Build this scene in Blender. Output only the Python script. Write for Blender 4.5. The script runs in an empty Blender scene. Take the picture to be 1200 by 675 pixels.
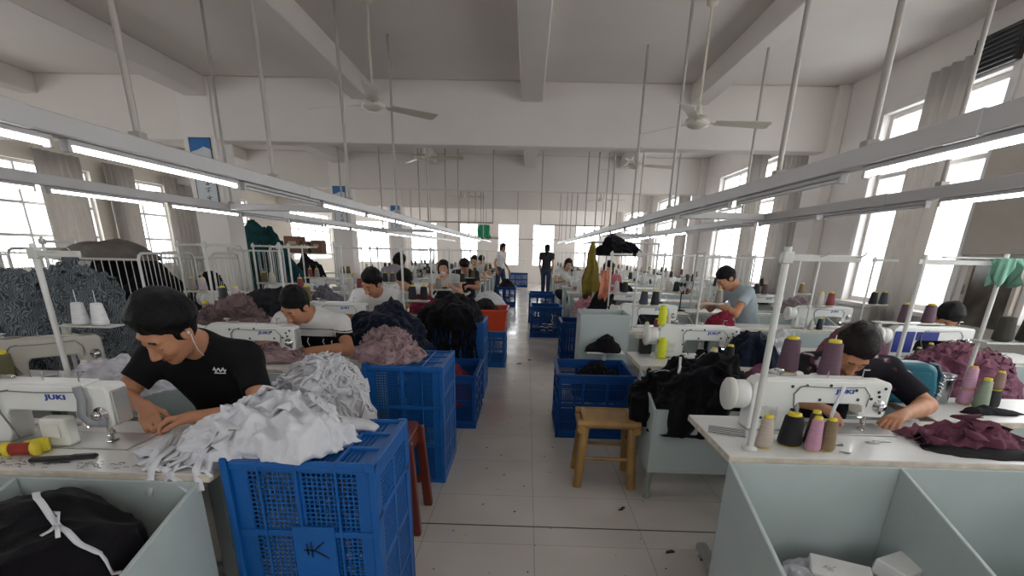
WORLD, EXPOSURE = 6.5, -0.17
import bpy, bmesh, math, random
import numpy as np
from mathutils import Vector, Matrix, noise
random.seed(11)
RNG = random.Random(5)
S = bpy.context.scene
COL = S.collection
PI = math.pi

# ------------------------------------------------------------------ materials
def lin(h):
    h = h.lstrip('#')
    c = [int(h[i:i + 2], 16) / 255 for i in (0, 2, 4)]
    return tuple(x / 12.92 if x <= .04045 else ((x + .055) / 1.055) ** 2.4 for x in c)

MATS = {}
def mat(name, hexc, rough=.5, metal=0., var=.07, scale=9., bump=0., bscale=60., spec=.5, emit=0., sheen=0., stretch=None):
    if name in MATS: return MATS[name]
    m = bpy.data.materials.new(name); m.use_nodes = True
    nt = m.node_tree; nt.nodes.clear()
    out = nt.nodes.new('ShaderNodeOutputMaterial'); b = nt.nodes.new('ShaderNodeBsdfPrincipled')
    nt.links.new(b.outputs[0], out.inputs[0])
    c = lin(hexc)
    b.inputs['Roughness'].default_value = rough; b.inputs['Metallic'].default_value = metal
    b.inputs['Specular IOR Level'].default_value = spec
    if sheen:
        b.inputs['Sheen Weight'].default_value = sheen; b.inputs['Sheen Roughness'].default_value = .5
    tc = nt.nodes.new('ShaderNodeTexCoord'); src = tc.outputs['Object']
    if stretch:
        mp = nt.nodes.new('ShaderNodeMapping'); mp.inputs['Scale'].default_value = stretch
        nt.links.new(src, mp.inputs[0]); src = mp.outputs[0]
    n = nt.nodes.new('ShaderNodeTexNoise'); n.inputs['Scale'].default_value = scale; n.inputs['Detail'].default_value = 4
    nt.links.new(src, n.inputs[0])
    r = nt.nodes.new('ShaderNodeValToRGB'); r.color_ramp.elements[0].position = .3; r.color_ramp.elements[1].position = .7
    r.color_ramp.elements[0].color = tuple(x * (1 - var) for x in c) + (1,)
    r.color_ramp.elements[1].color = tuple(min(1, x * (1 + var)) for x in c) + (1,)
    nt.links.new(n.outputs[0], r.inputs[0]); nt.links.new(r.outputs[0], b.inputs['Base Color'])
    if bump:
        n2 = nt.nodes.new('ShaderNodeTexNoise'); n2.inputs['Scale'].default_value = bscale; n2.inputs['Detail'].default_value = 3
        nt.links.new(src, n2.inputs[0])
        bp = nt.nodes.new('ShaderNodeBump'); bp.inputs['Strength'].default_value = bump; bp.inputs['Distance'].default_value = .01
        nt.links.new(n2.outputs[0], bp.inputs['Height']); nt.links.new(bp.outputs[0], b.inputs['Normal'])
    if emit:
        b.inputs['Emission Color'].default_value = c + (1,); b.inputs['Emission Strength'].default_value = emit
    MATS[name] = m
    return m

def fabric(name, hexc, var=.12, rough=.9):
    return mat(name, hexc, rough, 0, var, 14, .25, 160, .2)

def glass_mat(name, tint=(1, 1, 1), fac=.08):
    if name in MATS: return MATS[name]
    m = bpy.data.materials.new(name); m.use_nodes = True
    nt = m.node_tree; nt.nodes.clear()
    out = nt.nodes.new('ShaderNodeOutputMaterial'); mx = nt.nodes.new('ShaderNodeMixShader')
    t = nt.nodes.new('ShaderNodeBsdfTransparent'); g = nt.nodes.new('ShaderNodeBsdfGlossy')
    t.inputs[0].default_value = tint + (1,); g.inputs['Roughness'].default_value = .05
    mx.inputs[0].default_value = fac
    nt.links.new(t.outputs[0], mx.inputs[1]); nt.links.new(g.outputs[0], mx.inputs[2]); nt.links.new(mx.outputs[0], out.inputs[0])
    MATS[name] = m
    return m

# ------------------------------------------------------------------ mesh builder
class MB:
    def __init__(s): s.v = []; s.f = []; s.m = []; s.s = []
    def add(s, V, F, mi=0, smooth=False, M=None):
        o = len(s.v)
        if M is not None: V = [M @ Vector(p) for p in V]
        s.v.extend(tuple(p) for p in V)
        for f in F:
            s.f.append(tuple(i + o for i in f)); s.m.append(mi); s.s.append(smooth)
        return s
    def box(s, c, size, ch=0., mi=0, M=None):
        cx, cy, cz = c; hx, hy, hz = [d / 2 for d in size]
        if ch <= 0:
            V = [(cx + a * hx, cy + b * hy, cz + d * hz) for a in (-1, 1) for b in (-1, 1) for d in (-1, 1)]
            F = [(0, 1, 3, 2), (4, 6, 7, 5), (0, 4, 5, 1), (2, 3, 7, 6), (0, 2, 6, 4), (1, 5, 7, 3)]
            return s.add(V, F, mi, False, M)
        ch = min(ch, hx * .9, hy * .9, hz * .9)
        h = (hx, hy, hz); V = []; ix = {}
        sg = [(a, b, d) for a in (-1, 1) for b in (-1, 1) for d in (-1, 1)]
        for c8 in sg:
            for ax in range(3):
                p = [c8[i] * (h[i] if i == ax else h[i] - ch) for i in range(3)]
                ix[c8, ax] = len(V); V.append((p[0] + cx, p[1] + cy, p[2] + cz))
        F = []
        for ax in range(3):
            o1, o2 = [i for i in range(3) if i != ax]
            for sn in (-1, 1):
                q = []
                for a, b in ((-1, -1), (1, -1), (1, 1), (-1, 1)):
                    k = [0, 0, 0]; k[ax] = sn; k[o1] = a; k[o2] = b
                    q.append(ix[tuple(k), ax])
                F.append(q)
            for a in (-1, 1):
                for b in (-1, 1):
                    k0 = [0, 0, 0]; k0[ax] = -1; k0[o1] = a; k0[o2] = b
                    k1 = list(k0); k1[ax] = 1
                    F.append([ix[tuple(k0), o1], ix[tuple(k0), o2], ix[tuple(k1), o2], ix[tuple(k1), o1]])
        for c8 in sg: F.append([ix[c8, 0], ix[c8, 1], ix[c8, 2]])
        cen = Vector(c); FF = []
        for f in F:
            P = [Vector(V[i]) for i in f]; nrm = (P[1] - P[0]).cross(P[2] - P[0])
            mid = sum(P, Vector()) / len(P) - cen
            FF.append(tuple(f) if nrm.dot(mid) >= 0 else tuple(reversed(f)))
        return s.add(V, FF, mi, False, M)
    def tube(s, pts, r, n=8, mi=0, caps=True, smooth=True, M=None):
        P = [Vector(p) for p in pts]; V = []; F = []
        rr = r if isinstance(r, (list, tuple)) else [r] * len(P)
        t0 = (P[1] - P[0]).normalized(); u = t0.orthogonal().normalized()
        for i, p in enumerate(P):
            t = (P[min(i + 1, len(P) - 1)] - P[max(i - 1, 0)]).normalized()
            u = (u - t * u.dot(t))
            u = u.normalized() if u.length > 1e-6 else t.orthogonal().normalized()
            w = t.cross(u)
            for k in range(n):
                a = 2 * PI * k / n
                V.append(p + (u * math.cos(a) + w * math.sin(a)) * rr[i])
        for i in range(len(P) - 1):
            for k in range(n):
                a, b = i * n + k, i * n + (k + 1) % n
                F.append((a, b, b + n, a + n))
        s.add(V, F, mi, smooth, M)
        if caps:
            s.add(V[:n], [tuple(reversed(range(n)))], mi, False, M); s.add(V[-n:], [tuple(range(n))], mi, False, M)
        return s
    def lathe(s, prof, c=(0, 0, 0), n=20, axis='Z', mi=0, M=None, smooth=True):
        # prof: (radius, height) pairs; consecutive equal pairs break the smoothing
        V = []; F = []
        def pt(r, h, a):
            x, y = r * math.cos(a), r * math.sin(a)
            if axis == 'Z': q = (x, y, h)
            elif axis == 'X': q = (h, x, y)
            else: q = (y, h, x)
            return (q[0] + c[0], q[1] + c[1], q[2] + c[2])
        for r, h in prof:
            for k in range(n): V.append(pt(max(r, 1e-5), h, 2 * PI * k / n))
        for i in range(len(prof) - 1):
            for k in range(n):
                a, b = i * n + k, i * n + (k + 1) % n
                F.append((a, b, b + n, a + n))
        return s.add(V, F, mi, smooth, M)
    def cyl(s, a, b, r, n=14, mi=0, M=None): return s.tube([a, b], r, n, mi, True, True, M)
    def prism(s, poly, d0, d1, axis='Y', bev=0., mi=0, M=None, seg=1):
        bm = bmesh.new()
        def P(a, b, d): return {'Y': (a, d, b), 'X': (d, a, b), 'Z': (a, b, d)}[axis]
        lo = [bm.verts.new(P(a, b, d0)) for a, b in poly]; hi = [bm.verts.new(P(a, b, d1)) for a, b in poly]
        bm.faces.new(lo); bm.faces.new(list(reversed(hi))); n = len(poly)
        for i in range(n): bm.faces.new((lo[i], hi[i], hi[(i + 1) % n], lo[(i + 1) % n]))
        bmesh.ops.recalc_face_normals(bm, faces=bm.faces[:])
        if bev: bmesh.ops.bevel(bm, geom=bm.edges[:], offset=bev, segments=seg, affect='EDGES', profile=.5, clamp_overlap=True)
        bm.verts.index_update()
        V = [v.co.copy() for v in bm.verts]; F = [tuple(v.index for v in f.verts) for f in bm.faces]
        bm.free()
        return s.add(V, F, mi, False, M)
    def ribbon(s, pts, w, nrm=(0, 0, 1), th=.002, mi=0):
        P = [Vector(p) for p in pts]; V = []; F = []; N0 = Vector(nrm).normalized()
        ww = w if isinstance(w, (list, tuple)) else [w] * len(P)
        for i, p in enumerate(P):
            t = (P[min(i + 1, len(P) - 1)] - P[max(i - 1, 0)]).normalized()
            sd = t.cross(N0); sd = sd.normalized() if sd.length > 1e-4 else t.orthogonal().normalized()
            n2 = sd.cross(t).normalized()
            for a, b in ((-1, 0), (1, 0), (1, 1), (-1, 1)):
                V.append(p + sd * (a * ww[i] / 2) + n2 * (b * th))
        for i in range(len(P) - 1):
            o = i * 4
            for k in range(4):
                F.append((o + k, o + (k + 1) % 4, o + 4 + (k + 1) % 4, o + 4 + k))
        F.append((3, 2, 1, 0)); e = (len(P) - 1) * 4; F.append((e, e + 1, e + 2, e + 3))
        return s.add(V, F, mi, True)
    def mesh(s, name):
        me = bpy.data.meshes.new(name)
        me.from_pydata(s.v, [], s.f)
        me.polygons.foreach_set('material_index', s.m); me.polygons.foreach_set('use_smooth', s.s)
        me.update()
        return me
    def build(s, name, mats, parent=None, loc=None, rot=None):
        me = s.mesh(name)
        for m in (mats if isinstance(mats, (list, tuple)) else [mats]): me.materials.append(m)
        return link(name, me, parent, loc, rot)

def link(name, data, parent=None, loc=None, rot=None):
    o = bpy.data.objects.new(name, data); COL.objects.link(o)
    if parent is not None: o.parent = parent
    if loc is not None: o.location = loc
    if rot is not None: o.rotation_euler = rot
    return o

def tag(o, label=None, cat=None, group=None, kind=None):
    if label: o['label'] = label
    if cat: o['category'] = cat
    if group: o['group'] = group
    if kind: o['kind'] = kind
    return o

def thing(name, label, cat, loc=(0, 0, 0), rz=0, group=None):
    o = link(name, None, None, loc, (0, 0, rz)); o.empty_display_size = .05
    return tag(o, label, cat, group)

def kids(o): return [c for c in bpy.data.objects if c.parent is o]
KID = {}
def copy_tree(root, loc=None, rot=None, label=None, group=None):
    def cp(o, par):
        c = o.copy(); COL.objects.link(c)
        if par is not None:
            c.parent = par
        for ch in KID.setdefault(o.name, kids(o)): cp(ch, c)
        return c
    r = cp(root, None)
    if loc is not None: r.location = loc
    if rot is not None: r.rotation_euler = rot if isinstance(rot, (tuple, list)) else (0, 0, rot)
    if label: r['label'] = label
    if group: r['group'] = group
    return r

def struct(o):
    o['kind'] = 'structure'; return o

ORD = ['first', 'second', 'third', 'fourth', 'fifth', 'sixth', 'seventh', 'eighth', 'ninth', 'tenth', 'eleventh', 'twelfth', 'thirteenth', 'fourteenth', 'fifteenth']

# ------------------------------------------------------------------ shared materials
M_wall = mat('wall_paint', '#ded8d3', .7, var=.03, scale=2, bump=.03, bscale=30)
M_ceil = mat('ceiling_paint', '#d9d2cc', .8, var=.03, scale=1.2, bump=.03, bscale=30)
M_white = mat('white_enamel', '#dfe0dc', .32, var=.03, scale=5)
M_white2 = mat('aged_white_enamel', '#d3d3cb', .38, var=.05, scale=6)
M_lam = mat('white_laminate', '#d6d6d3', .28, var=.05, scale=7)
M_core = mat('worn_board_edge', '#c2b8a8', .7, var=.2, scale=22)
M_bin = mat('pale_green_board', '#adb8b6', .45, var=.035, scale=5)
M_binedge = mat('bin_edge_banding', '#c9d0cb', .5, var=.04)
M_steel = mat('grey_painted_steel', '#8f9491', .42, .3, var=.06)
M_pole = mat('white_painted_pole', '#c9c9c4', .35, .1, var=.05)
M_conduit = mat('grey_conduit', '#a39d96', .4, .3, var=.05)
M_chrome = mat('bright_metal', '#c8c8c8', .18, 1., var=.03)
M_dark = mat('black_plastic', '#17171a', .45, var=.1)
M_grey = mat('grey_plastic', '#6f7071', .5, var=.08)
M_chan = mat('lamp_channel_enamel', '#c4c2c2', .4, .1, var=.03, scale=3)
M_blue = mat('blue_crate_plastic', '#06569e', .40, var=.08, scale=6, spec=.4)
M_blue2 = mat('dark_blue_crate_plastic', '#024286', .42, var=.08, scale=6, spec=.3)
M_tube = mat('lit_tube', '#fbfaff', .4, emit=17.)
M_tubeoff = mat('tube_end_cap', '#d9d7d7', .4)
M_yellow = mat('yellow_cone_core', '#d8c435', .45, var=.06)
M_logo = mat('blue_lettering', '#1c3f9c', .45, var=.02)
M_skin = mat('skin', '#b98465', .5, var=.05, scale=16, bump=.04, bscale=120, spec=.35)
M_skin2 = mat('fair_skin', '#c79a7c', .5, var=.05, scale=16, bump=.04, bscale=120, spec=.35)
M_lip = mat('lips', '#9a5a4d', .45, var=.05)
M_brow = mat('eyebrow_hair', '#1d1614', .7, var=.1)
M_hair = mat('black_hair', '#0b0a0b', .55, var=.35, scale=60, bump=.8, bscale=220, spec=.2, stretch=(1, 1, .35))
M_hair2 = mat('dark_brown_hair', '#1c1514', .55, var=.35, scale=60, bump=.8, bscale=220, spec=.2, stretch=(1, 1, .35))
# ------------------------------------------------------------------ room
XL, XR, YF, YN, ZC = -9.0, 4.3, 27.0, -3.5, 3.65

def floor_material():
    m = bpy.data.materials.new('polished_floor_tiles'); m.use_nodes = True
    nt = m.node_tree; b = nt.nodes['Principled BSDF']
    N = nt.nodes.new; L = nt.links.new
    tc = N('ShaderNodeTexCoord'); mp = N('ShaderNodeMapping'); mp.inputs['Location'].default_value = (-.08, -.064, 0)
    L(tc.outputs['Object'], mp.inputs[0])
    br = N('ShaderNodeTexBrick'); br.offset = .0; br.squash = 1.
    br.inputs['Scale'].default_value = 1.; br.inputs['Brick Width'].default_value = .6; br.inputs['Row Height'].default_value = .6
    br.inputs['Mortar Size'].default_value = .0028; br.inputs['Mortar Smooth'].default_value = .3
    br.inputs['Color1'].default_value = lin('#cdc7c0') + (1,); br.inputs['Color2'].default_value = lin('#c9c3bc') + (1,)
    br.inputs['Mortar'].default_value = lin('#a8a29b') + (1,)
    L(mp.outputs[0], br.inputs[0])
    n = N('ShaderNodeTexNoise'); n.inputs['Scale'].default_value = 2.3; n.inputs['Detail'].default_value = 6
    L(tc.outputs['Object'], n.inputs[0])
    r = N('ShaderNodeValToRGB'); r.color_ramp.elements[0].position = .32; r.color_ramp.elements[0].color = (.90, .895, .89, 1)
    r.color_ramp.elements[1].position = .66; r.color_ramp.elements[1].color = (1, 1, 1, 1)
    L(n.outputs[0], r.inputs[0])
    mx = N('ShaderNodeMix'); mx.data_type = 'RGBA'; mx.blend_type = 'MULTIPLY'; mx.inputs[0].default_value = 1
    L(br.outputs[0], mx.inputs[6]); L(r.outputs[0], mx.inputs[7]); L(mx.outputs[2], b.inputs['Base Color'])
    rr = N('ShaderNodeMapRange'); rr.inputs[1].default_value = .3; rr.inputs[2].default_value = .7; rr.inputs[3].default_value = .12; rr.inputs[4].default_value = .26
    L(n.outputs[0], rr.inputs[0]); L(rr.outputs[0], b.inputs['Roughness'])
    return m

fl = MB(); fl.box(((XL + XR) / 2, (YF + YN) / 2, -.05), (XR - XL + .6, YF - YN + .6, .1)); struct(fl.build('floor', floor_material()))
# the wide dark joint that crosses the aisle
j = MB(); j.box((.25, 2.664, .0006), (2.4, .009, .0016)); o = j.build('trim_1', mat('dark_joint_filler', '#2a2725', .8)); struct(o)
cl = MB(); cl.box(((XL + XR) / 2, (YF + YN) / 2, ZC + .06), (XR - XL + .6, YF - YN + .6, .12)); struct(cl.build('ceiling', M_ceil))
# main beams across the hall, with joists running along it
BY = [-3.4, 2.6, 8.6, 14.6, 20.6]
for y in BY:
    b = MB(); b.box(((XL + XR) / 2, y + .15, (2.86 + ZC) / 2), (XR - XL, .3, ZC - 2.86), .012); struct(b.build('beam', M_ceil))
for x, w in ((-7.1, .24), (-4.72, .3), (-2.4, .24), (0, .3), (2.3, .24)):
    b = MB()
    for y0, y1 in zip([b_ + .3 for b_ in BY], BY[1:] + [YF]): b.box((x, (y0 + y1) / 2, (3.40 + ZC) / 2), (w, y1 - y0, ZC - 3.40), .01)
    struct(b.build('joist_beam', M_ceil))

def wall_with_openings(name, axis, pos, a0, a1, ops, m, thick=.24, zt=ZC):
    # ops: (start, end, sill, head) along the wall
    w = MB(); c = pos
    def bx(s0, s1, z0, z1):
        if s1 - s0 < 1e-4 or z1 - z0 < 1e-4: return
        if axis == 'X': w.box((c, (s0 + s1) / 2, (z0 + z1) / 2), (thick, s1 - s0, z1 - z0))
        else: w.box(((s0 + s1) / 2, c, (z0 + z1) / 2), (s1 - s0, thick, z1 - z0))
    cur = a0
    for s0, s1, z0, z1 in sorted(ops):
        bx(cur, s0, 0, zt); bx(s0, s1, 0, z0); bx(s0, s1, z1, zt); cur = s1
    bx(cur, a1, 0, zt)
    return struct(w.build(name, m))

OPR = [(-.4, 4.85, .95, 3.1), (5.75, 7.58, .95, 3.1), (9.6, 13.4, .95, 3.1), (15.5, 19.6, .95, 3.1), (21.4, 26.2, .95, 3.1)]
OPL = [(2.0, 6.8, .95, 2.8), (9.4, 11.9, .95, 2.8), (12.6, 14.3, .95, 2.8), (15.6, 18.4, .95, 2.8), (21.6, 26.0, .95, 2.8)]
OPF = [(-8.2, -6.6, .8, 2.68), (-5.6, -4.3, .8, 2.68), (-3.25, -2.35, .8, 2.68), (-1.45, -.4, .8, 2.68), (.2, 1.28, .8, 2.68), (2.2, 3.4, .8, 2.68)]
OPN = [(-4.0, -1.8, .9, 2.8), (.6, 2.8, .9, 2.8)]
wall_with_openings('wall_right', 'X', XR + .12, YN, YF, OPR, M_wall)
wall_with_openings('wall_left', 'X', XL - .12, YN, YF, OPL, mat('cream_wall_paint', '#ddd6cb', .7, var=.03, scale=2))
wall_with_openings('wall_far', 'Y', YF + .12, XL - .24, XR + .24, OPF, M_wall)
wall_with_openings('wall_near', 'Y', YN - .12, XL - .24, XR + .24, OPN, M_wall)

M_frame = mat('window_frame_enamel', '#d9d6d3', .35, var=.03)
M_glass = glass_mat('window_glass')
wn = [0]
def window(axis, pos, s0, s1, z0, z1, mull, tr):
    wn[0] += 1
    def P(s, d, z): return (pos + d, s, z) if axis == 'X' else (s, pos + d, z)
    def bx(mb, sa, sb, za, zb, d=.06):
        if axis == 'X': mb.box((pos, (sa + sb) / 2, (za + zb) / 2), (d, sb - sa, zb - za), .004)
        else: mb.box(((sa + sb) / 2, pos, (za + zb) / 2), (sb - sa, d, zb - za), .004)
    f = MB(); t = .055
    bx(f, s0, s0 + t, z0, z1); bx(f, s1 - t, s1, z0, z1); bx(f, s0 + t, s1 - t, z0, z0 + t); bx(f, s0 + t, s1 - t, z1 - t, z1)
    for q in mull: bx(f, q - .025, q + .025, z0 + t, z1 - t, .05)
    for q in tr: bx(f, s0 + t, s1 - t, q - .025, q + .025, .052)
    o = struct(f.build('window_%d' % wn[0], M_frame))
    g = MB()
    if axis == 'X': g.box((pos, (s0 + s1) / 2, (z0 + z1) / 2), (.006, s1 - s0 - t, z1 - z0 - t))
    else: g.box(((s0 + s1) / 2, pos, (z0 + z1) / 2), (s1 - s0 - t, .006, z1 - z0 - t))
    g.build('pane', M_glass, o)
    return o
for s0, s1, z0, z1 in OPR:
    n = max(1, round((s1 - s0) / .95)); window('X', XR + .10, s0, s1, z0, z1, [s0 + (s1 - s0) * i / n for i in range(1, n)], [2.42])
for s0, s1, z0, z1 in OPL:
    n = max(1, round((s1 - s0) / .8)); window('X', XL - .10, s0, s1, z0, z1, [s0 + (s1 - s0) * i / n for i in range(1, n)], [1.55, 2.1])
for s0, s1, z0, z1 in OPF: window('Y', YF + .10, s0, s1, z0, z1, [], [1.75])
for s0, s1, z0, z1 in OPN: window('Y', YN - .10, s0, s1, z0, z1, [(s0 + s1) / 2], [2.3])
# inner casing round the right-hand windows and a sill
for i, (s0, s1, z0, z1) in enumerate(OPR[1:3]):
    t = MB()
    t.box((XR - .012, s0 - .04, (z0 + z1) / 2), (.03, .08, z1 - z0 + .16), .006); t.box((XR - .012, s1 + .04, (z0 + z1) / 2), (.03, .08, z1 - z0 + .16), .006)
    t.box((XR - .012, (s0 + s1) / 2, z1 + .04), (.03, s1 - s0, .08), .006); t.box((XR - .03, (s0 + s1) / 2, z0 - .03), (.12, s1 - s0 + .2, .05), .006)
    struct(t.build('trim_%d' % (i + 2), M_frame))
# columns
def column(x0, x1, y0, y1, name='column'):
    c = MB(); c.box(((x0 + x1) / 2, (y0 + y1) / 2, ZC / 2), (x1 - x0, y1 - y0, ZC), .012); return struct(c.build(name, M_wall))
for y in (2.6, 8.6, 14.6, 20.6): column(-5.0, -4.52, y - .02, y + .45)
for y in (8.6, 14.6, 20.6): column(XR - .16, XR, y - .1, y + .45, 'column')

# posters on the columns
def poster(y, label):
    t = thing('poster', label, 'poster', (-4.76, y, 2.44), 0, 'posters on the columns')
    b = MB(); b.box((0, 0, 0), (.32, .006, .90), .001); b.build('backing', mat('poster_dark_frame', '#274653', .4), t)
    b = MB(); b.box((0, -.0045, 0), (.29, .003, .87)); b.build('sheet', mat('poster_pale_sheet', '#c3c8cc', .35), t)
    b = MB(); b.prism([(-.145, .435), (.145, .435), (.145, .30), (.05, .335), (-.04, .295), (-.145, .265)], -.0066, -.006, 'Y'); b.build('header', mat('poster_blue_header', '#1f66a8', .35), t)
    b = MB(); r = random.Random(3)
    for i in range(6):
        z = .17 - i * .10
        for k in range(5):
            b.box((.02 + r.uniform(-.028, .028), -.0066, z + r.uniform(-.028, .028)), (r.uniform(.008, .045), .001, r.uniform(.006, .012)))
        b.box((.02, -.0066, z), (.009, .001, .06))
    tag(b.build('characters', mat('poster_black_ink', '#1b1c22', .5), t), kind='stuff')
poster(8.572, 'blue topped notice poster on the nearest left column')
poster(14.572, 'blue topped notice poster on the second left column')
poster(20.572, 'blue topped notice poster on the third left column')

# ceiling fans
def fan(loc, rz, label):
    t = thing('ceiling_fan', label, 'ceiling fan', loc, rz, 'white ceiling fans')
    mfan = mat('fan_enamel', '#c3bcae', .35, var=.04)
    zt = 3.645 - loc[2]
    if abs(loc[0] - 2.3) < .2 or abs(loc[0] + 2.4) < .2: zt = 3.395 - loc[2]
    b = MB(); b.lathe([(0, .06), (.06, .055), (.105, .03), (.12, 0), (.105, -.03), (.05, -.055), (0, -.06)], n=24); mo = b.build('motor', mfan, t)
    b = MB(); b.cyl((0, 0, .05), (0, 0, zt), .012); b.lathe([(.001, zt - .09), (.05, zt - .07), (.06, zt), (0.001, zt)], n=16); b.lathe([(.02, .05), (.035, .07), (.02, .14), (.012, .15)], n=14); b.build('down_rod', mfan, t)
    for k in range(3):
        a = k * 2 * PI / 3; M = Matrix.Rotation(a, 4, 'Z') @ Matrix.Rotation(math.radians(-13), 4, 'X')
        b = MB(); b.prism([(.17, -.055), (.70, -.075), (.72, -.05), (.72, .05), (.70, .07), (.17, .045)], -.003, .003, 'Z', 0, 0, M); b.box((.135, 0, 0), (.10, .03, .012), .003, 0, M); b.build('blade', mfan, t)
fan((1.60, 5.95, 2.66), .10, 'ceiling fan nearest the right windows, hanging before the first beam')
fan((-1.55, 6.0, 2.77), .75, 'ceiling fan over the left sewing line, nearest the camera')
fan((1.78, 10.2, 2.87), .2, 'ceiling fan on the right between the first and second beams')
fan((-1.86, 10.2, 2.93), .0, 'ceiling fan on the left between the first and second beams')
fan((-2.0, 17.2, 2.95), .3, 'small far ceiling fan on the left beyond the second beam')
fan((2.1, 17.2, 2.93), .1, 'small far ceiling fan on the right beyond the second beam')

# ------------------------------------------------------------------ lamp rails
def rail(name, label, x, y0, y1, z0=1.79, z1=1.855, w=.075, poles=(), off=0, ztop=None):
    t = thing(name, label, 'light rail', (x, y0, 0))
    b = MB(); b.box((0, (y1 - y0) / 2, (z0 + z1) / 2), (w, y1 - y0, z1 - z0), .004)
    y = .9
    while y < y1 - y0:                       # sleeve joints
        b.box((0, y, (z0 + z1) / 2), (w + .006, .14, z1 - z0 + .006), .003); y += 2.4
    b.build('channel', M_chan, t)
    for py in poles:
        beam = any(b_ <= py <= b_ + .3 for b_ in BY)
        joist = min(abs(x - q) for q in (-7.1, -4.72, -2.4, 0, 2.3)) < .14
        top = 2.86 if beam else (3.40 if joist else ZC)
        p = MB(); p.cyl((0, py - y0, z1), (0, py - y0, top), .014, 10); p.box((0, py - y0, z1 + .012), (.05, .05, .024), .003); p.build('hanger_pole', M_conduit, t)
    return t
PA = [.9, 2.43, 3.66, 5.17, 7.0, 9.2, 11.2, 13.2, 15.4, 17.4, 19.4, 21.8]
PC = [1.2, 2.32, 3.1, 5.35, 7.2, 9.06, 11.1, 13.1, 15.5, 17.5, 19.5, 22]
rail('lamp_rail', 'long grey lamp rail over the sewing line left of the aisle', -1.6, -1.5, 24, poles=PA)
rail('lamp_rail', 'long grey lamp rail over the second line, further left', -3.1, 1.5, 24, poles=[3.0, 6.0, 9.6, 12.2, 15.2, 18.2, 21.3])
rail('lamp_rail', 'long grey lamp rail over the sewing line right of the aisle', 1.28, -1.5, 24, poles=PC)
rail('lamp_rail', 'long grey lamp rail over the sewing line by the windows', 2.33, .6, 24, poles=[3.4, 6.4, 9.4, 12.4, 15.4, 18.4])
def cross(x0, x1, y, label, z=1.825):
    b = MB(); b.box(((x0 + x1) / 2, y, z), (x1 - x0, .075, .06), .004); tag(b.build('cross_rail', M_chan), label, 'light rail')
cross(-3.055, -1.645, 5.9, 'grey cross channel joining the two left lamp rails')
cross(1.325, 2.285, 5.7, 'grey cross channel joining the two right lamp rails')
cross(-3.055, -1.645, 12.0, 'far grey cross channel joining the two left lamp rails')
cross(1.325, 2.285, 12.0, 'far grey cross channel joining the two right lamp rails')

# thin hanging frames far down the aisle
def hframe(x0, x1, y, z, label):
    b = MB(); b.cyl((x0, y, z), (x1, y, z), .012, 8)
    for x in (x0, x1): b.cyl((x, y, z), (x, y, ZC if min(abs(x - q) for q in (-7.1, -4.72, -2.4, 0, 2.3)) > .14 else 3.4), .012, 8)
    tag(b.build('hanging_rod_frame', M_conduit), label, 'rod frame', 'thin rod frames hung from the ceiling')
hframe(-2.15, -.7, 11.4, 1.98, 'thin ceiling hung rod frame left of the aisle, nearest one')
hframe(.25, 1.55, 11.8, 1.98, 'thin ceiling hung rod frame right of the aisle, nearest one')
hframe(-1.3, .9, 16.6, 1.80, 'thin ceiling hung rod frame spanning the aisle')
hframe(-2.2, -.35, 18.5, 1.88, 'thin far rod frame holding the green cloth')

M_tubehouse = mat('tube_housing', '#b9b7b7', .4)
def tube_proto(lit, x, y, label):
    t = thing('rail_tube_light', label, 'tube light', (x, y, 1.766), 0, 'tube lights under the lamp rails')
    b = MB(); b.box((0, .575, .014), (.034, 1.15, .018), .003); hs = b.build('housing', M_tubehouse, t)
    b = MB(); b.cyl((0, .02, -.004), (0, 1.13, -.004), .0085, 12); b.build('tube', M_tube if lit else M_tubeoff, t)
    for ye in (.008, 1.142):
        b = MB(); b.box((0, ye, -.004), (.03, .018, .03), .003); b.build('end_cap', M_tubehouse, hs)
    return t
TP = {}
def put_tube(x, y, lit, label):
    if lit not in TP: TP[lit] = tube_proto(lit, x, y, label)
    else: copy_tree(TP[lit], (x, y, 1.766), 0, label)
def tube_run(x, y0, pitch, n, line, unlit=()):
    for k in range(n):
        lit = k not in unlit
        put_tube(x, y0 + k * pitch, lit, '%s tube light, %s from the camera on the rail %s' % ('lit' if lit else 'unlit', ORD[k], line))
tube_run(-1.6, .82, 1.21, 15, 'left of the aisle', (2,))
tube_run(-3.1, 2.45, 1.25, 13, 'over the second left line', (3, 4))
tube_run(1.28, 1.15, 1.30, 14, 'right of the aisle', (1, 2, 3))
tube_run(2.33, 2.22, 1.25, 12, 'by the windows', (1, 2, 3, 4))
# ------------------------------------------------------------------ sewing stations
# local frame: origin on the floor below the needle, x to the right, y away from the camera, the sewer sits at +y facing -y
M_bed = mat('machine_bed_steel', '#c3c4c2', .25, .5, var=.04)
M_scr = mat('screw_head', '#202022', .5)

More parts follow.
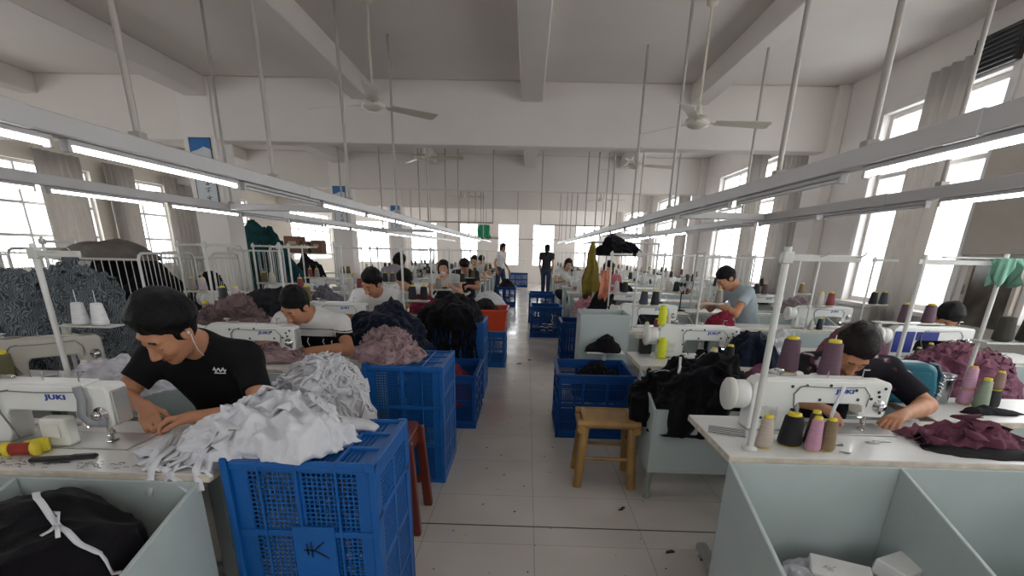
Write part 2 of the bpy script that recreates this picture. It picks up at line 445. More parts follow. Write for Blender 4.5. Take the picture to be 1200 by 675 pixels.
def table_parts(t, x0, x1, y0, y1):
    b = MB(); b.box(((x0 + x1) / 2, (y0 + y1) / 2, .733), (x1 - x0, y1 - y0, .026), .004)
    b.build('board', M_core, t)
    b = MB(); b.box(((x0 + x1) / 2, (y0 + y1) / 2, .748), (x1 - x0 - .004, y1 - y0 - .004, .004), .0015)
    b.build('laminate_top', M_lam, t)
    for x in (x0 + .16, x1 - .16):
        b = MB(); ym = (y0 + y1) / 2
        b.box((x, ym, .705), (.05, y1 - y0 - .1, .03), .004); b.box((x, ym + .02, .38), (.06, .045, .64), .005)
        b.box((x, ym, .045), (.05, y1 - y0 - .02, .04), .006)
        for yy in (y0 + .05, y1 - .05): b.cyl((x, yy, 0), (x, yy, .026), .02, 10)
        b.build('leg', M_steel, t)
    b = MB(); b.box(((x0 + x1) / 2, (y0 + y1) / 2 + .02, .2), (x1 - x0 - .32, .03, .04), .004); b.build('crossbar', M_steel, t)
    b = MB(); b.box(((x0 + x1) / 2 + .1, (y0 + y1) / 2, .12), (.3, .2, .012), .003); b.build('pedal', M_dark, t)

def make_table(label, loc, x0, x1, y0, y1, rz=0):
    t = thing('sewing_table', label, 'sewing table', loc, rz, 'sewing tables in rows'); table_parts(t, x0, x1, y0, y1); return t

def bin_parts(t, x0, x1, yb, depth, div=None, zt=.728, zf=.588, zb=.195):
    th = .015; yf = yb - depth
    b = MB(); b.box(((x0 + x1) / 2, yb - th / 2, (zt + zb) / 2), (x1 - x0 - 2 * th, th, zt - zb), .002); b.build('back_panel', M_bin, t)
    for x in (x0 + th / 2, x1 - th / 2):
        b = MB(); b.prism([(yf, zb), (yb, zb), (yb, zt), (yf, zf)], x - th / 2, x + th / 2, 'X', .0025); b.build('side_panel', M_bin, t)
    if div is not None:
        b = MB(); b.prism([(yf + th, zb), (yb - th, zb), (yb - th, zt), (yf + th, zf)], div - th / 2, div + th / 2, 'X', .0025); b.build('divider', M_bin, t)
    b = MB(); b.box(((x0 + x1) / 2, yf + th / 2, (zf + zb) / 2), (x1 - x0 - 2 * th, th, zf - zb), .002); b.build('front_panel', M_bin, t)
    b = MB(); b.box(((x0 + x1) / 2, (yb + yf) / 2, zb - .008), (x1 - x0, depth, .015), .002); b.build('bottom_panel', M_bin, t)
    for x in (x0 + .02, x1 - .02):
        for y in (yf + .02, yb - .02):
            b = MB(); b.box((x, y, (zb - .016) / 2), (.028, .028, zb - .016), .003); b.lathe([(.001, 0), (.026, 0), (.026, .008), (.012, .02)], (x, y, 0), 12); b.build('leg', M_steel, t)

def make_bin(label, loc, x0, x1, yb, depth, div=None, **kw):
    t = thing('work_bin', label, 'work bin', loc, 0, 'pale green work bins'); bin_parts(t, x0, x1, yb, depth, div, **kw); return t

# lockstitch machine: z=0 is the table top, needle at the origin
def machine_body(b, L=.52):
    P = [(-L, .004), (-L + .165, .004), (-L + .178, .03), (-L + .185, .11), (-L + .20, .130), (-.065, .128), (-.048, .118), (-.042, .075), (.045, .072), (.054, .085), (.058, .212), (.046, .226), (-L + .02, .226), (-L, .205)]
    b.prism(P, -.052, .052, 'Y', .010, 0, None, 2)
LET = []; SCREW = []
def make_machine(label, loc, rz=0, L=.52, paint=None, lettering=True, detail=True, name='sewing_machine', screws=False):
    paint = paint or M_white
    t = thing(name, label, 'sewing machine', loc, rz, 'white lockstitch sewing machines')
    b = MB(); machine_body(b, L); arm = b.build('arm', paint, t)
    b = MB(); b.box((-.17, 0, .003), (.56, .178, .006), .002); b.build('bed', M_bed, t)
    b = MB(); b.lathe([(.001, -L - .005), (.058, -L - .005), (.062, -L - .02), (.062, -L - .055), (.052, -L - .066)], (0, 0, .150), 26, 'X')
    mh = b.build('motor_housing', paint, t)
    b = MB(); b.lathe([(.03, -L - .066), (.066, -L - .066), (.070, -L - .074), (.070, -L - .092), (.060, -L - .1), (.03, -L - .096), (.022, -L - .104), (.001, -L - .104)], (0, 0, .150), 28, 'X')
    b.build('handwheel', M_white2, mh)
    b = MB(); b.box((.060, 0, .145), (.008, .08, .125), .003); b.build('faceplate', M_bed, t)
    b = MB(); b.cyl((0, 0, .012), (0, 0, .085), .0042, 10); b.cyl((0, 0, .0), (0, 0, .014), .0016, 6); b.box((0, -.0, .038), (.014, .014, .02), .002); b.build('needle_bar', M_chrome, t)
    b = MB(); b.cyl((0, -.018, .014), (0, -.018, .085), .0045, 10); b.box((0, -.010, .009), (.022, .045, .005), .002); b.box((0, -.016, .022), (.014, .014, .022), .003); b.build('presser_foot', M_chrome, t)
    if not detail: return t
    b = MB(); b.box((-L / 2 - .0, 0, .2285), (L - .06, .084, .010), .004); b.build('top_cover', paint, t)
    if screws:
        if not SCREW:
            b = MB(); b.lathe([(.0065, -.0015), (.0065, -.0035), (.004, -.0042), (.0001, -.0042)], (0, 0, 0), 10, 'Y', 0); me = b.mesh('screw'); me.materials.append(M_scr); SCREW.append(me)
        for x, z in ((-.30, .205), (-.20, .208), (-.235, .145), (-.075, .150), (-.09, .19), (-.02, .155), (.005, .185), (.03, .20), (.012, .165), (-.33, .045), (-.345, .10), (.03, .095), (-.36, .20), (-.47, .06)):
            link('screw', SCREW[0], arm, (x, -.0513, z))
    b = MB(); b.lathe([(.026, -.052), (.026, -.058), (.012, -.06), (.012, -.075), (.016, -.077), (.016, -.084), (.0001, -.085)], (.018, 0, .125), 18, 'Y'); b.build('tension_dial', M_chrome, t)
    b = MB(); b.tube([(-.30, -.056, .205), (-.33, -.060, .20), (-.352, -.062, .17), (-.345, -.064, .12), (-.32, -.066, .07), (-.30, -.068, .03)], .0035, 6); b.tube([(-.32, -.056, .203), (-.2, -.056, .199), (-.06, -.056, .204), (-.03, -.056, .17), (-.035, -.056, .12)], .0022, 6); b.build('cable', M_grey, t)
    b = MB(); b.box((-L + .075, -.0535, .075), (.085, .002, .075), .0008); b.build('rating_plate', mat('rating_plate_face', '#c9cbc6', .35, var=.15, scale=40), arm)
    b = MB(); b.cyl((-L + .12, .01, .23), (-L + .12, .01, .262), .006); b.lathe([(.0001, .255), (.02, .255), (.02, .262), (.0001, .264)], (-L + .12, .01, 0), 16); b.box((-L + .16, .01, .238), (.07, .02, .012), .003); b.build('bobbin_winder', M_chrome, t)
    b = MB(); b.cyl((-.06, -.02, .23), (-.06, -.02, .275), .003, 8); b.cyl((-.06, -.02, .272), (-.035, -.02, .272), .003, 8); b.build('thread_guide', M_chrome, t)
    b = MB(); b.cyl((-.20, -.01, .23), (-.20, -.01, .262), .003, 8); b.build('thread_guide', M_chrome, t)
    b = MB(); b.box((-.045, -.048, .085), (.03, .02, .022), .005); sl_ = b.build('sewing_lamp', M_white2, t)
    b = MB(); b.cyl((-.045, -.045, .072), (-.045, -.045, .0745), .007, 10); b.build('lamp_led', mat('machine_led', '#ffffff', .4, emit=40.), sl_)
    if lettering:
        if not LET:
            cu = bpy.data.curves.new('lettering', 'FONT'); cu.body = 'JUKI'; cu.size = .024; cu.extrude = .0006; cu.align_x = 'CENTER'; cu.align_y = 'CENTER'; cu.offset = .0011; cu.space_character = 1.1
            tmp = bpy.data.objects.new('tmp', cu); COL.objects.link(tmp); bpy.context.view_layer.update()
            me = bpy.data.meshes.new_from_object(tmp.evaluated_get(bpy.context.evaluated_depsgraph_get())); me.name = 'lettering'; bpy.data.objects.remove(tmp); me.materials.clear(); me.materials.append(M_logo); LET.append(me)
        o = link('lettering', LET[0], arm, (-.135, -.0535, .183), (PI / 2, 0, 0)); o.scale = (1.55, 1, 1)
    return t

def make_stand(label, loc, h=.74, bar=.25, tray=True, rz=0, r=.011, trayz=.235):
    t = thing('thread_stand', label, 'thread stand', loc, rz, 'thread stands on the sewing tables')
    b = MB(); b.cyl((0, 0, 0), (0, 0, h), r, 12); b.lathe([(.001, 0), (.03, 0), (.03, .006), (.014, .016)], (0, 0, 0), 14); b.build('pole', M_pole, t)
    b = MB(); b.box((bar / 2 - .01, 0, h - .035), (bar + .03, .012, .022), .002); b.box((0, 0, h - .035), (.036, .036, .04), .004)
    ta = b.build('thread_arm', M_pole, t)
    for x in (bar * .45, bar * .95):
        if bar < .1: break
        b = MB(); b.tube([(x, -.006, h - .03), (x, -.03, h - .028), (x + .008, -.04, h - .02), (x + .004, -.045, h - .012)], .0022, 6); b.build('guide_hook', M_pole, ta)
    if tray:
        b = MB(); b.box((.11, 0, trayz), (.26, .014, .012), .003); b.box((0, 0, trayz), (.034, .034, .03), .004)
        for x in (.09, .20): b.lathe([(.0001, trayz + .006), (.058, trayz + .006), (.060, trayz + .010), (.058, trayz + .013), (.0001, trayz + .013)], (x, 0, 0), 20); b.cyl((x, 0, trayz), (x, 0, trayz + .19), .0025, 6)
        b.build('cone_tray', M_pole, t)
    return t

CONE_ME = {}
def cone(label, loc, hexc, r0=.032, r1=.021, h=.125, rot=(0, 0, 0), group='thread cones', core=True, corehex=None, tiers=None):
    key = (r0, r1, h)
    if key not in CONE_ME:
        b = MB(); b.lathe([(.0001, .003), (r0 * .9, .003), (r0, .010), (r0 * .995, .02), (r1 * 1.03, h * .93), (r1 * .9, h * .965), (r1 * .4, h * .97)], n=20)
        me = b.mesh('thread_cone'); me.materials.append(M_dark)
        b = MB(); b.lathe([(.0001, 0), (r0 * .86, 0), (r0 * .9, .004), (r0 * .7, .006), (r1 * .4, .010), (r1 * .4, h * .9), (r1 * .55, h * .9), (r1 * .8, h * .975), (r1 * .72, h * 1.05), (r1 * .45, h * 1.065), (r1 * .3, h * 1.0)], n=16)
        cm = b.mesh('cone_core'); cm.materials.append(M_yellow); CONE_ME[key] = (me, cm)
    me, cm = CONE_ME[key]
    o = link('thread_cone', me, None, loc, rot); tag(o, label, 'thread cone', group)
    o.material_slots[0].link = 'OBJECT'; o.material_slots[0].material = mat('thread_' + hexc[1:], hexc, .75, var=.12, scale=4, bump=.25, bscale=50, stretch=(4, 4, 60))
    if core:
        c = link('cone_core', cm, o)
        if corehex:
            c.material_slots[0].link = 'OBJECT'; c.material_slots[0].material = mat('core_' + corehex[1:], corehex, .45)
    return o

# ---- crumpled cloth heaps
def ridged(p, o=3):
    v = 0; a = 1; f = 1; s = 0
    for i in range(o):
        v += a * (1 - abs(noise.noise(p * f))) ** 2; s += a; a *= .5; f *= 2.1
    return v / s
def heap_mesh(rx, ry, h, seed, nr=46, na=120, fold=.03, freq=7., sharp=1.3, skirt=0., wob=.22, flat=0., strips=0, stripw=.014, stripl=.16, flaps=0):
    b = MB(); V = []; F = []; off = Vector((seed * 13.7, seed * 7.1, seed * 3.3))
    def surf(th, rho):
        R = 1 + wob * noise.noise(Vector((math.cos(th) * 1.3, math.sin(th) * 1.3, 0)) + off) + wob * .5 * noise.noise(Vector((math.cos(th) * 4, math.sin(th) * 4, 1)) + off)
        x, y = rx * R * rho * math.cos(th), ry * R * rho * math.sin(th)
        z = h * (1 - rho ** 2) ** (1 / sharp) if rho < 1 else 0
        z *= 1 + .35 * noise.noise(Vector((x * 3.2, y * 3.2, 0)) + off)
        n = Vector((x / rx ** 2, y / ry ** 2, max(.25, (z / max(h, .01))) / max(h, .05))).normalized()
        q = Vector((x, y, z)); wv = Vector((noise.noise(q * 2.6 + off), noise.noise(q * 2.6 + off + Vector((5, 1, 2))), noise.noise(q * 2.6 + off + Vector((2, 8, 3)))))
        ca, sa = math.cos(seed * 1.7), math.sin(seed * 1.7)
        qa = Vector(((q.x * ca + q.y * sa), (-q.x * sa + q.y * ca) * .5, q.z * .8)) * freq + wv * 1.3 + off
        qb = Vector(((q.x * sa - q.y * ca), (q.x * ca + q.y * sa) * .5, q.z)) * freq * 1.9 + wv * 2.0 + off
        d = ((.55 - 1.6 * abs(noise.noise(qa))) + .62 * (.5 - 1.6 * abs(noise.noise(qb))) + .22 * noise.noise(q * freq * 5 + off)) * fold
        d += fold * .9 * noise.noise(q * 4.5 + off)
        p = Vector((x, y, z)) + n * d
        if rho > .93: p.z = p.z * (1 - rho) / .07 - skirt * (rho - .93) / .07
        p.z = max(p.z, -skirt if rho > .9 else .0)
        return p
    V.append(surf(0, 0))
    for i in range(1, nr + 1):
        rho = (i / nr) ** .8
        for k in range(na): V.append(surf(2 * PI * k / na, rho))
    for k in range(na): F.append((0, 1 + k, 1 + (k + 1) % na))
    for i in range(nr - 1):
        for k in range(na):
            a, c = 1 + i * na + k, 1 + i * na + (k + 1) % na
            F.append((a, a + na, c + na, c))
    F.append(tuple(reversed([1 + (nr - 1) * na + k for k in range(na)])))
    b.add(V, F, 0, True)
    r = random.Random(seed)
    for i in range(strips):
        th = r.uniform(0, 2 * PI); rho = math.sqrt(r.uniform(0, .95)); dth = r.uniform(-1, 1); dr = r.uniform(-.5, .8); pts = []
        for j in range(9):
            u = j / 8; rr = min(1.0, max(.02, rho + dr * u * stripl / rx)); p = surf(th + dth * u * stripl / rx / max(rr, .3) + .15 * math.sin(u * 7 + i), rr)
            pts.append(p + Vector((0, 0, .006 + .012 * math.sin(u * PI * 2 + i) ** 2)))
        b.ribbon(pts, stripw, (r.uniform(-.5, .5), r.uniform(-.5, .5), 1), .002)
    for i in range(flaps):
        th = r.uniform(0, 2 * PI); rho = r.uniform(.1, .9); dth = r.uniform(-.5, .5); pts = []; L = r.uniform(.10, .26)
        for j in range(12):
            u = j / 11; p = surf(th + dth * u, min(.99, rho + u * L / rx * .7)); pts.append(p + Vector((0, 0, .010 + .010 * math.sin(u * 9 + i))))
        b.ribbon(pts, [r.uniform(.03, .05) * (1.3 + math.sin(j * .9 + i)) for j in range(12)], (math.cos(th) * .4, math.sin(th) * .4, 1), .004)
    return b
HEAPS = {}
def heap(name, label, loc, rx, ry, h, hexc, seed=1, rz=0, cat='garment pile', group=None, kind='stuff', m=None, **kw):
    b = heap_mesh(rx, ry, h, seed, **kw)
    o = b.build(name, m or fabric('cloth_' + hexc[1:], hexc), None, loc, (0, 0, rz)); tag(o, label, cat, group, kind)
    return o
def heap_shared(name, label, loc, rx, ry, h, hexc, v, rz=0, cat='garment pile', kind='stuff', group=None):
    if v not in HEAPS: HEAPS[v] = heap_mesh(1, 1, 1, v + 40, nr=22, na=60, fold=.12, freq=3.5, strips=0).mesh('garment_pile')
    me = HEAPS[v]
    if not me.materials: me.materials.append(M_dark)
    o = link(name, me, None, loc, (0, 0, rz)); o.scale = (rx, ry, h); tag(o, label, cat, group, kind)
    o.material_slots[0].link = 'OBJECT'; o.material_slots[0].material = fabric('cloth_' + hexc[1:], hexc)
    return o

# ------------------------------------------------------------------ the four sewing lines
def stn(k): return ORD[k]
TABLE = {}; BIN = {}
MACH = None; MACHF = None; STAND = None
LINES = {
    # name: (needle x, first needle y, pitch, count, table x0,x1,y0,y1 relative, words)
    'A': (-1.55, 1.86, 1.62, 13, -.80, .52, -.285, .255, 'left of the aisle'),
    'B': (-3.0, 2.75, 1.62, 12, -.74, .60, -.30, .25, 'in the second left line'),
    'C': (1.5, 2.28, 1.71, 12, -.71, .60, -.38, .17, 'right of the aisle'),
    'D': (3.42, 2.66, 1.64, 12, -1.45, .70, -.195, .28, 'by the right windows'),
}
THREADS = ['#17171c', '#55424a', '#8d857f', '#3a3f49', '#b9b4ae', '#6b5a3a', '#b7a8ad', '#23242c', '#7d3a40', '#c4c3bd']
PILES = ['#1b1b20', '#e4e4e4', '#28282e', '#c9c6c6', '#5a2f3c', '#8f8084', '#d9d5d2', '#1e2431', '#e8e8e8', '#74707a']
for ln, (nx, ny, pitch, cnt, tx0, tx1, ty0, ty1, words) in LINES.items():
    for k in range(cnt):
        y = ny + pitch * k; where = '%s workstation %s' % (stn(k), words)
        loc = (nx, y, 0)
        rz = 0
        if ln not in TABLE: TABLE[ln] = make_table('white topped sewing table at the ' + where, loc, tx0, tx1, ty0, ty1)
        else: copy_tree(TABLE[ln], loc, rz, 'white topped sewing table at the ' + where)
        # bins
        special = (ln == 'C' and k == 2)
        if not special:
            if ln == 'A': bx0, bx1, dv = -.83, .49, -.12
            elif ln == 'B': bx0, bx1, dv = -.72, .58, None
            elif ln == 'C': bx0, bx1, dv = -.71, .595, -.063
            else: bx0, bx1, dv = -.75, .62, None
            if not (ln == 'D' and k == 0) and not (ln in 'BD' and k > 8):
                if ln == 'C' and k == 0: make_bin('pale green divided work bin nearest the camera on the right', loc, bx0, bx1, ty0 - .002, .80, dv, zf=.49)
                elif ln not in BIN: BIN[ln] = make_bin('pale green divided work bin in front of the ' + where, loc, bx0, bx1, ty0 - .002, .52, dv)
                else: copy_tree(BIN[ln], loc, rz, 'pale green work bin in front of the ' + where)
        mz = (nx, y, .7505)
        if k < 6:
            if MACH is None: MACH = make_machine('white sewing machine at the ' + where, mz)
            elif k == 0 and ln in 'CD' or k == 1 and ln in 'AC': make_machine('white sewing machine at the ' + where, mz, screws=True)
            elif ln == 'D' and k == 1: pass
            elif ln == 'B' and k == 0: pass
            else: copy_tree(MACH, mz, rz, 'white sewing machine at the ' + where)
        else:
            if MACHF is None: MACHF = make_machine('far white sewing machine at the ' + where, mz, detail=False)
            else: copy_tree(MACHF, mz, rz, 'far white sewing machine at the ' + where)
        if k >= 2 or (ln == 'B' and k >= 1):
            sx = nx - .62 if ln in 'AB' else nx - .44
            sl = (sx, y + ty0 + .08, .75)
            if STAND is None: STAND = make_stand('white thread stand at the ' + where, sl)
            else: copy_tree(STAND, sl, 0, 'white thread stand at the ' + where)
            if k <= 9:
                s2 = (nx + .36 if ln in 'AB' else nx + .32, y + ty1 - .05, .75)
                copy_tree(STAND, s2, 0, 'white thread stand at the back right of the ' + where)
                for q, cx in enumerate((.09, .20)):
                    if (k + q + ord(ln)) % 3: cone('%s thread cone on the back right stand, %s' % (('left', 'right')[q], where), (s2[0] + cx, s2[1], .999), THREADS[(k * 5 + q * 3 + ord(ln) + 2) % len(THREADS)], .042, .030, .13)
            for q, cx in enumerate((.09, .20)):
                cone('%s thread cone on the front stand, %s' % (('left', 'right')[q], where), (sx + cx, y + ty0 + .08, .999), THREADS[(k * 3 + q * 4 + ord(ln)) % len(THREADS)], .042, .030, .13)
        if 1 <= k <= 8:
            r = random.Random(k * 31 + ord(ln))
            for q in range(3 if ln in 'AC' else 2):
                cone('%s loose thread cone on the table, %s' % (('short', 'middle', 'tall')[q], where), (nx - .40 + .09 * q + r.uniform(-.015, .015), y + ty0 + .05 + .02 * (q % 2), .752) if ln in 'ABD' else (nx - .30 + .1 * q, y + ty0 + .05 + .02 * (q % 2), .752), THREADS[r.randrange(len(THREADS))], (.028, .032, .036)[q], (.020, .022, .026)[q], (.085, .115, .14)[q])
        if k >= 3:
            hx = PILES[(k * 7 + ord(ln) * 3) % len(PILES)]
            cname = {'#1b1b20': 'black', '#e4e4e4': 'white', '#28282e': 'charcoal', '#c9c6c6': 'pale grey', '#5a2f3c': 'wine', '#8f8084': 'mauve grey', '#d9d5d2': 'off white', '#1e2431': 'navy', '#e8e8e8': 'bright white', '#74707a': 'grey'}[hx]
            if ln in 'AC': heap_shared('garment_pile', '%s garment pile filling the bin at the %s' % (cname, where), (nx - .05, y + ty0 - .26, .50), .42, .22, .34, hx, k % 4, k * .7)
            else: heap_shared('garment_pile', '%s garment pile on the table at the %s' % (cname, where), (nx + .22, y - .12, .752), .28, .17, .20, hx, k % 4, k * .7)
            hx2 = PILES[(k * 3 + ord(ln) + 4) % len(PILES)]
            heap_shared('work_piece', 'crumpled cloth being sewn at the ' + where, (nx + .26, y + .02, .752), .2, .13, .10, hx2, (k + 1) % 4, k * 1.3, cat='cloth', kind=None)
# ------------------------------------------------------------------ people: one continuous surface per body, grown from a distance field
V3 = lambda *a: np.array(a if len(a) == 3 else a[0], dtype=np.float64)
def unit(v): v = np.asarray(v, float); return v / (np.linalg.norm(v) + 1e-12)

class Field:
    def __init__(s, lo, hi, h):
        s.lo = np.array(lo, float); s.h = h
        s.n = np.ceil((np.array(hi) - s.lo) / h).astype(int) + 1
        s.F = np.full(s.n, .5, np.float32)
    def put(s, fn, lo, hi, k=0., op='u'):
        pad = k + 3 * s.h
        i0 = np.maximum(0, np.floor((np.array(lo) - pad - s.lo) / s.h).astype(int)); i1 = np.minimum(s.n, np.ceil((np.array(hi) + pad - s.lo) / s.h).astype(int) + 1)
        if (i1 <= i0).any(): return
        X, Y, Z = np.meshgrid(*[(s.lo[a] + s.h * np.arange(i0[a], i1[a])).astype(np.float32) for a in range(3)], indexing='ij')
        d = fn(X, Y, Z).astype(np.float32)
        sl = tuple(slice(i0[a], i1[a]) for a in range(3)); f = s.F[sl]
        if op == 'u':
            if k > 0:
                hh = np.clip(.5 + .5 * (f - d) / k, 0, 1); s.F[sl] = f * (1 - hh) + d * hh - k * hh * (1 - hh)
            else: s.F[sl] = np.minimum(f, d)
        elif op == 's':
            if k > 0:
                hh = np.clip(.5 - .5 * (f + d) / k, 0, 1); s.F[sl] = f * (1 - hh) - d * hh + k * hh * (1 - hh)
            else: s.F[sl] = np.maximum(f, -d)
    def cap(s, a, b, r1, r2, k=.02, op='u', n=None, sc=1., grow=0.):
        a = V3(a); b = V3(b); r1 += grow; r2 += grow
        ab = b - a; L2 = max(ab @ ab, 1e-9)
        nn = None if n is None else unit(n)
        def fn(X, Y, Z):
            px, py, pz = X - a[0], Y - a[1], Z - a[2]
            t = np.clip((px * ab[0] + py * ab[1] + pz * ab[2]) / L2, 0, 1)
            dx, dy, dz = px - t * ab[0], py - t * ab[1], pz - t * ab[2]
            if nn is not None:
                q = dx * nn[0] + dy * nn[1] + dz * nn[2]; e = q * (1 / sc - 1)
                dx, dy, dz = dx + e * nn[0], dy + e * nn[1], dz + e * nn[2]
            return (np.sqrt(dx * dx + dy * dy + dz * dz) - (r1 + t * (r2 - r1))) * (1 if nn is None else min(1, sc) ** .5)
        R = max(r1, r2) * max(1, sc)
        s.put(fn, np.minimum(a, b) - R, np.maximum(a, b) + R, k, op)
    def ell(s, c, rad, ax, k=.02, op='u', grow=0., extra=None):
        c = V3(c); rad = np.array(rad, float) + grow; ax = [np.asarray(q, float) for q in ax]
        def fn(X, Y, Z):
            px, py, pz = X - c[0], Y - c[1], Z - c[2]; k0 = 0; k1 = 0; U = []
            for q, r in zip(ax, rad):
                u = px * q[0] + py * q[1] + pz * q[2]; U.append(u); k0 = k0 + (u / r) ** 2; k1 = k1 + (u / r ** 2) ** 2
            k0 = np.sqrt(k0); k1 = np.sqrt(k1) + 1e-9
            d = k0 * (k0 - 1) / k1
            return d if extra is None else extra(d, *U)
        s.put(fn, c - rad.max(), c + rad.max(), k, op)
    def mesh(s):
        F = s.F; ins = F < 0
        cnt = np.zeros(np.array(F.shape) - 1, np.int8)
        for a in (0, 1):
            for b in (0, 1):
                for c in (0, 1): cnt += ins[a:F.shape[0] - 1 + a, b:F.shape[1] - 1 + b, c:F.shape[2] - 1 + c]
        act = (cnt > 0) & (cnt < 8); ijk = np.argwhere(act); N = len(ijk)
        idx = np.full(act.shape, -1, np.int64); idx[act] = np.arange(N)
        cor = [(a, b, c) for a in (0, 1) for b in (0, 1) for c in (0, 1)]
        val = np.stack([F[ijk[:, 0] + a, ijk[:, 1] + b, ijk[:, 2] + c] for a, b, c in cor], 1)
        acc = np.zeros((N, 3)); w = np.zeros(N)
        for i, ci in enumerate(cor):
            for jn, cj in enumerate(cor):
                if jn <= i or sum(abs(p - q) for p, q in zip(ci, cj)) != 1: continue
                f0, f1 = val[:, i], val[:, jn]; m = (f0 < 0) != (f1 < 0); t = np.where(m, f0 / np.where(m, f0 - f1, 1), 0)
                P = np.array(ci)[None] + t[:, None] * (np.array(cj) - np.array(ci))[None]
                acc += P * m[:, None]; w += m
        V = (ijk + acc / w[:, None]) * s.h + s.lo
        Q = []
        for ax in range(3):
            o = [a for a in range(3) if a != ax]
            sl0 = [slice(None)] * 3; sl1 = [slice(None)] * 3; sl0[ax] = slice(0, -1); sl1[ax] = slice(1, None)
            ch = ins[tuple(sl0)] != ins[tuple(sl1)]
            e = np.argwhere(ch)
            ok = np.ones(len(e), bool)
            for a in o: ok &= (e[:, a] > 0) & (e[:, a] < F.shape[a] - 1)
            e = e[ok]; flip = ins[e[:, 0], e[:, 1], e[:, 2]]
            def cell(d0, d1):
                c = e.copy(); c[:, o[0]] += d0; c[:, o[1]] += d1; return idx[c[:, 0], c[:, 1], c[:, 2]]
            q = np.stack([cell(-1, -1), cell(0, -1), cell(0, 0), cell(-1, 0)], 1)
            if ax == 1: flip = ~flip
            q = np.where(flip[:, None], q, q[:, ::-1]); Q.append(q)
        Q = np.concatenate(Q); Q = Q[(Q >= 0).all(1)]
        return V, Q

def field_obj(name, fld, mats, parent, mi=None, smooth=2):
    V, Q = fld.mesh()
    # light smoothing to take the grid out of the surface
    if smooth:
        E = np.concatenate([Q[:, [0, 1]], Q[:, [1, 2]], Q[:, [2, 3]], Q[:, [3, 0]]])
        for _ in range(smooth):
            A = np.zeros_like(V); W = np.zeros(len(V))
            np.add.at(A, E[:, 0], V[E[:, 1]]); np.add.at(W, E[:, 0], 1); np.add.at(A, E[:, 1], V[E[:, 0]]); np.add.at(W, E[:, 1], 1)
            V = V * .5 + .5 * A / np.maximum(W, 1)[:, None]
    me = bpy.data.meshes.new(name)
    me.vertices.add(len(V)); me.vertices.foreach_set('co', V.ravel())
    me.loops.add(len(Q) * 4); me.loops.foreach_set('vertex_index', Q.ravel().astype(np.int32))
    me.polygons.add(len(Q)); me.polygons.foreach_set('loop_start', np.arange(0, len(Q) * 4, 4, dtype=np.int32))
    me.polygons.foreach_set('use_smooth', np.ones(len(Q), bool))
    if mi is not None: me.polygons.foreach_set('material_index', mi(V[Q].mean(1)).astype(np.int32))
    me.update(calc_edges=True); me.validate()
    for m in mats: me.materials.append(m)
    return link(name, me, parent)

def wrinkle(X, Y, Z, f=22., s=0.):
    a = np.sin(X * f * .8 + 2.2 * np.sin(Z * f * .45 + s) + 1.4 * np.sin(Y * f * .5))
    b = np.sin(Z * f * .7 + Y * f * .6 + 2 * np.sin(X * f * .4 + 1 + s))
    return a * .6 + b * .5

def add_hand(fl, W, d, n, th, curl=.5, k=.010, spread=.12):
    # W wrist, d towards the fingertips, n towards the palm side, th towards the thumb side
    d = unit(d); n = unit(np.asarray(n) - d * (np.asarray(n) @ d)); t = unit(np.cross(n, d)); t = t if t @ np.asarray(th) > 0 else -t
    W = V3(W)
    for q, L in ((-.027, .076), (-.009, .083), (.010, .084), (.028, .080)):
        fl.cap(W + t * q * .55 + d * .004, W + t * q + d * L, .0165, .0125, .012)
    fl.cap(W - d * .012, W + d * .03, .024, .022, .014, n=n, sc=.8)
    for q, Ls, sp in ((.028, (.040, .024, .019), .10), (.010, (.045, .028, .021), .02), (-.009, (.042, .026, .020), -.06), (-.027, (.033, .020, .017), -.14)):
        p = W + t * q + d * (.080 if q > -.02 else .074); a = .25 + curl * .45; fd = unit(d + t * sp * spread * 6); rr = (.0098, .0088, .0080, .0066)
        for i, L in enumerate(Ls):
            dirv = fd * math.cos(a) + n * math.sin(a); p2 = p + dirv * L
            fl.cap(p, p2, rr[i], rr[i + 1], .004); p = p2; a += curl * (.75 if i == 0 else .55)
    p0 = W + t * .022 + d * .018 + n * .006; p1 = p0 + unit(t * .75 + d * .65 + n * .35) * .042; p2 = p1 + unit(t * .25 + d * .9 + n * .45) * .033; p3 = p2 + unit(d + n * .55) * .024
    fl.cap(p0, p1, .016, .0125, .010); fl.cap(p1, p2, .0118, .0102, .004); fl.cap(p2, p3, .0102, .0082, .004)

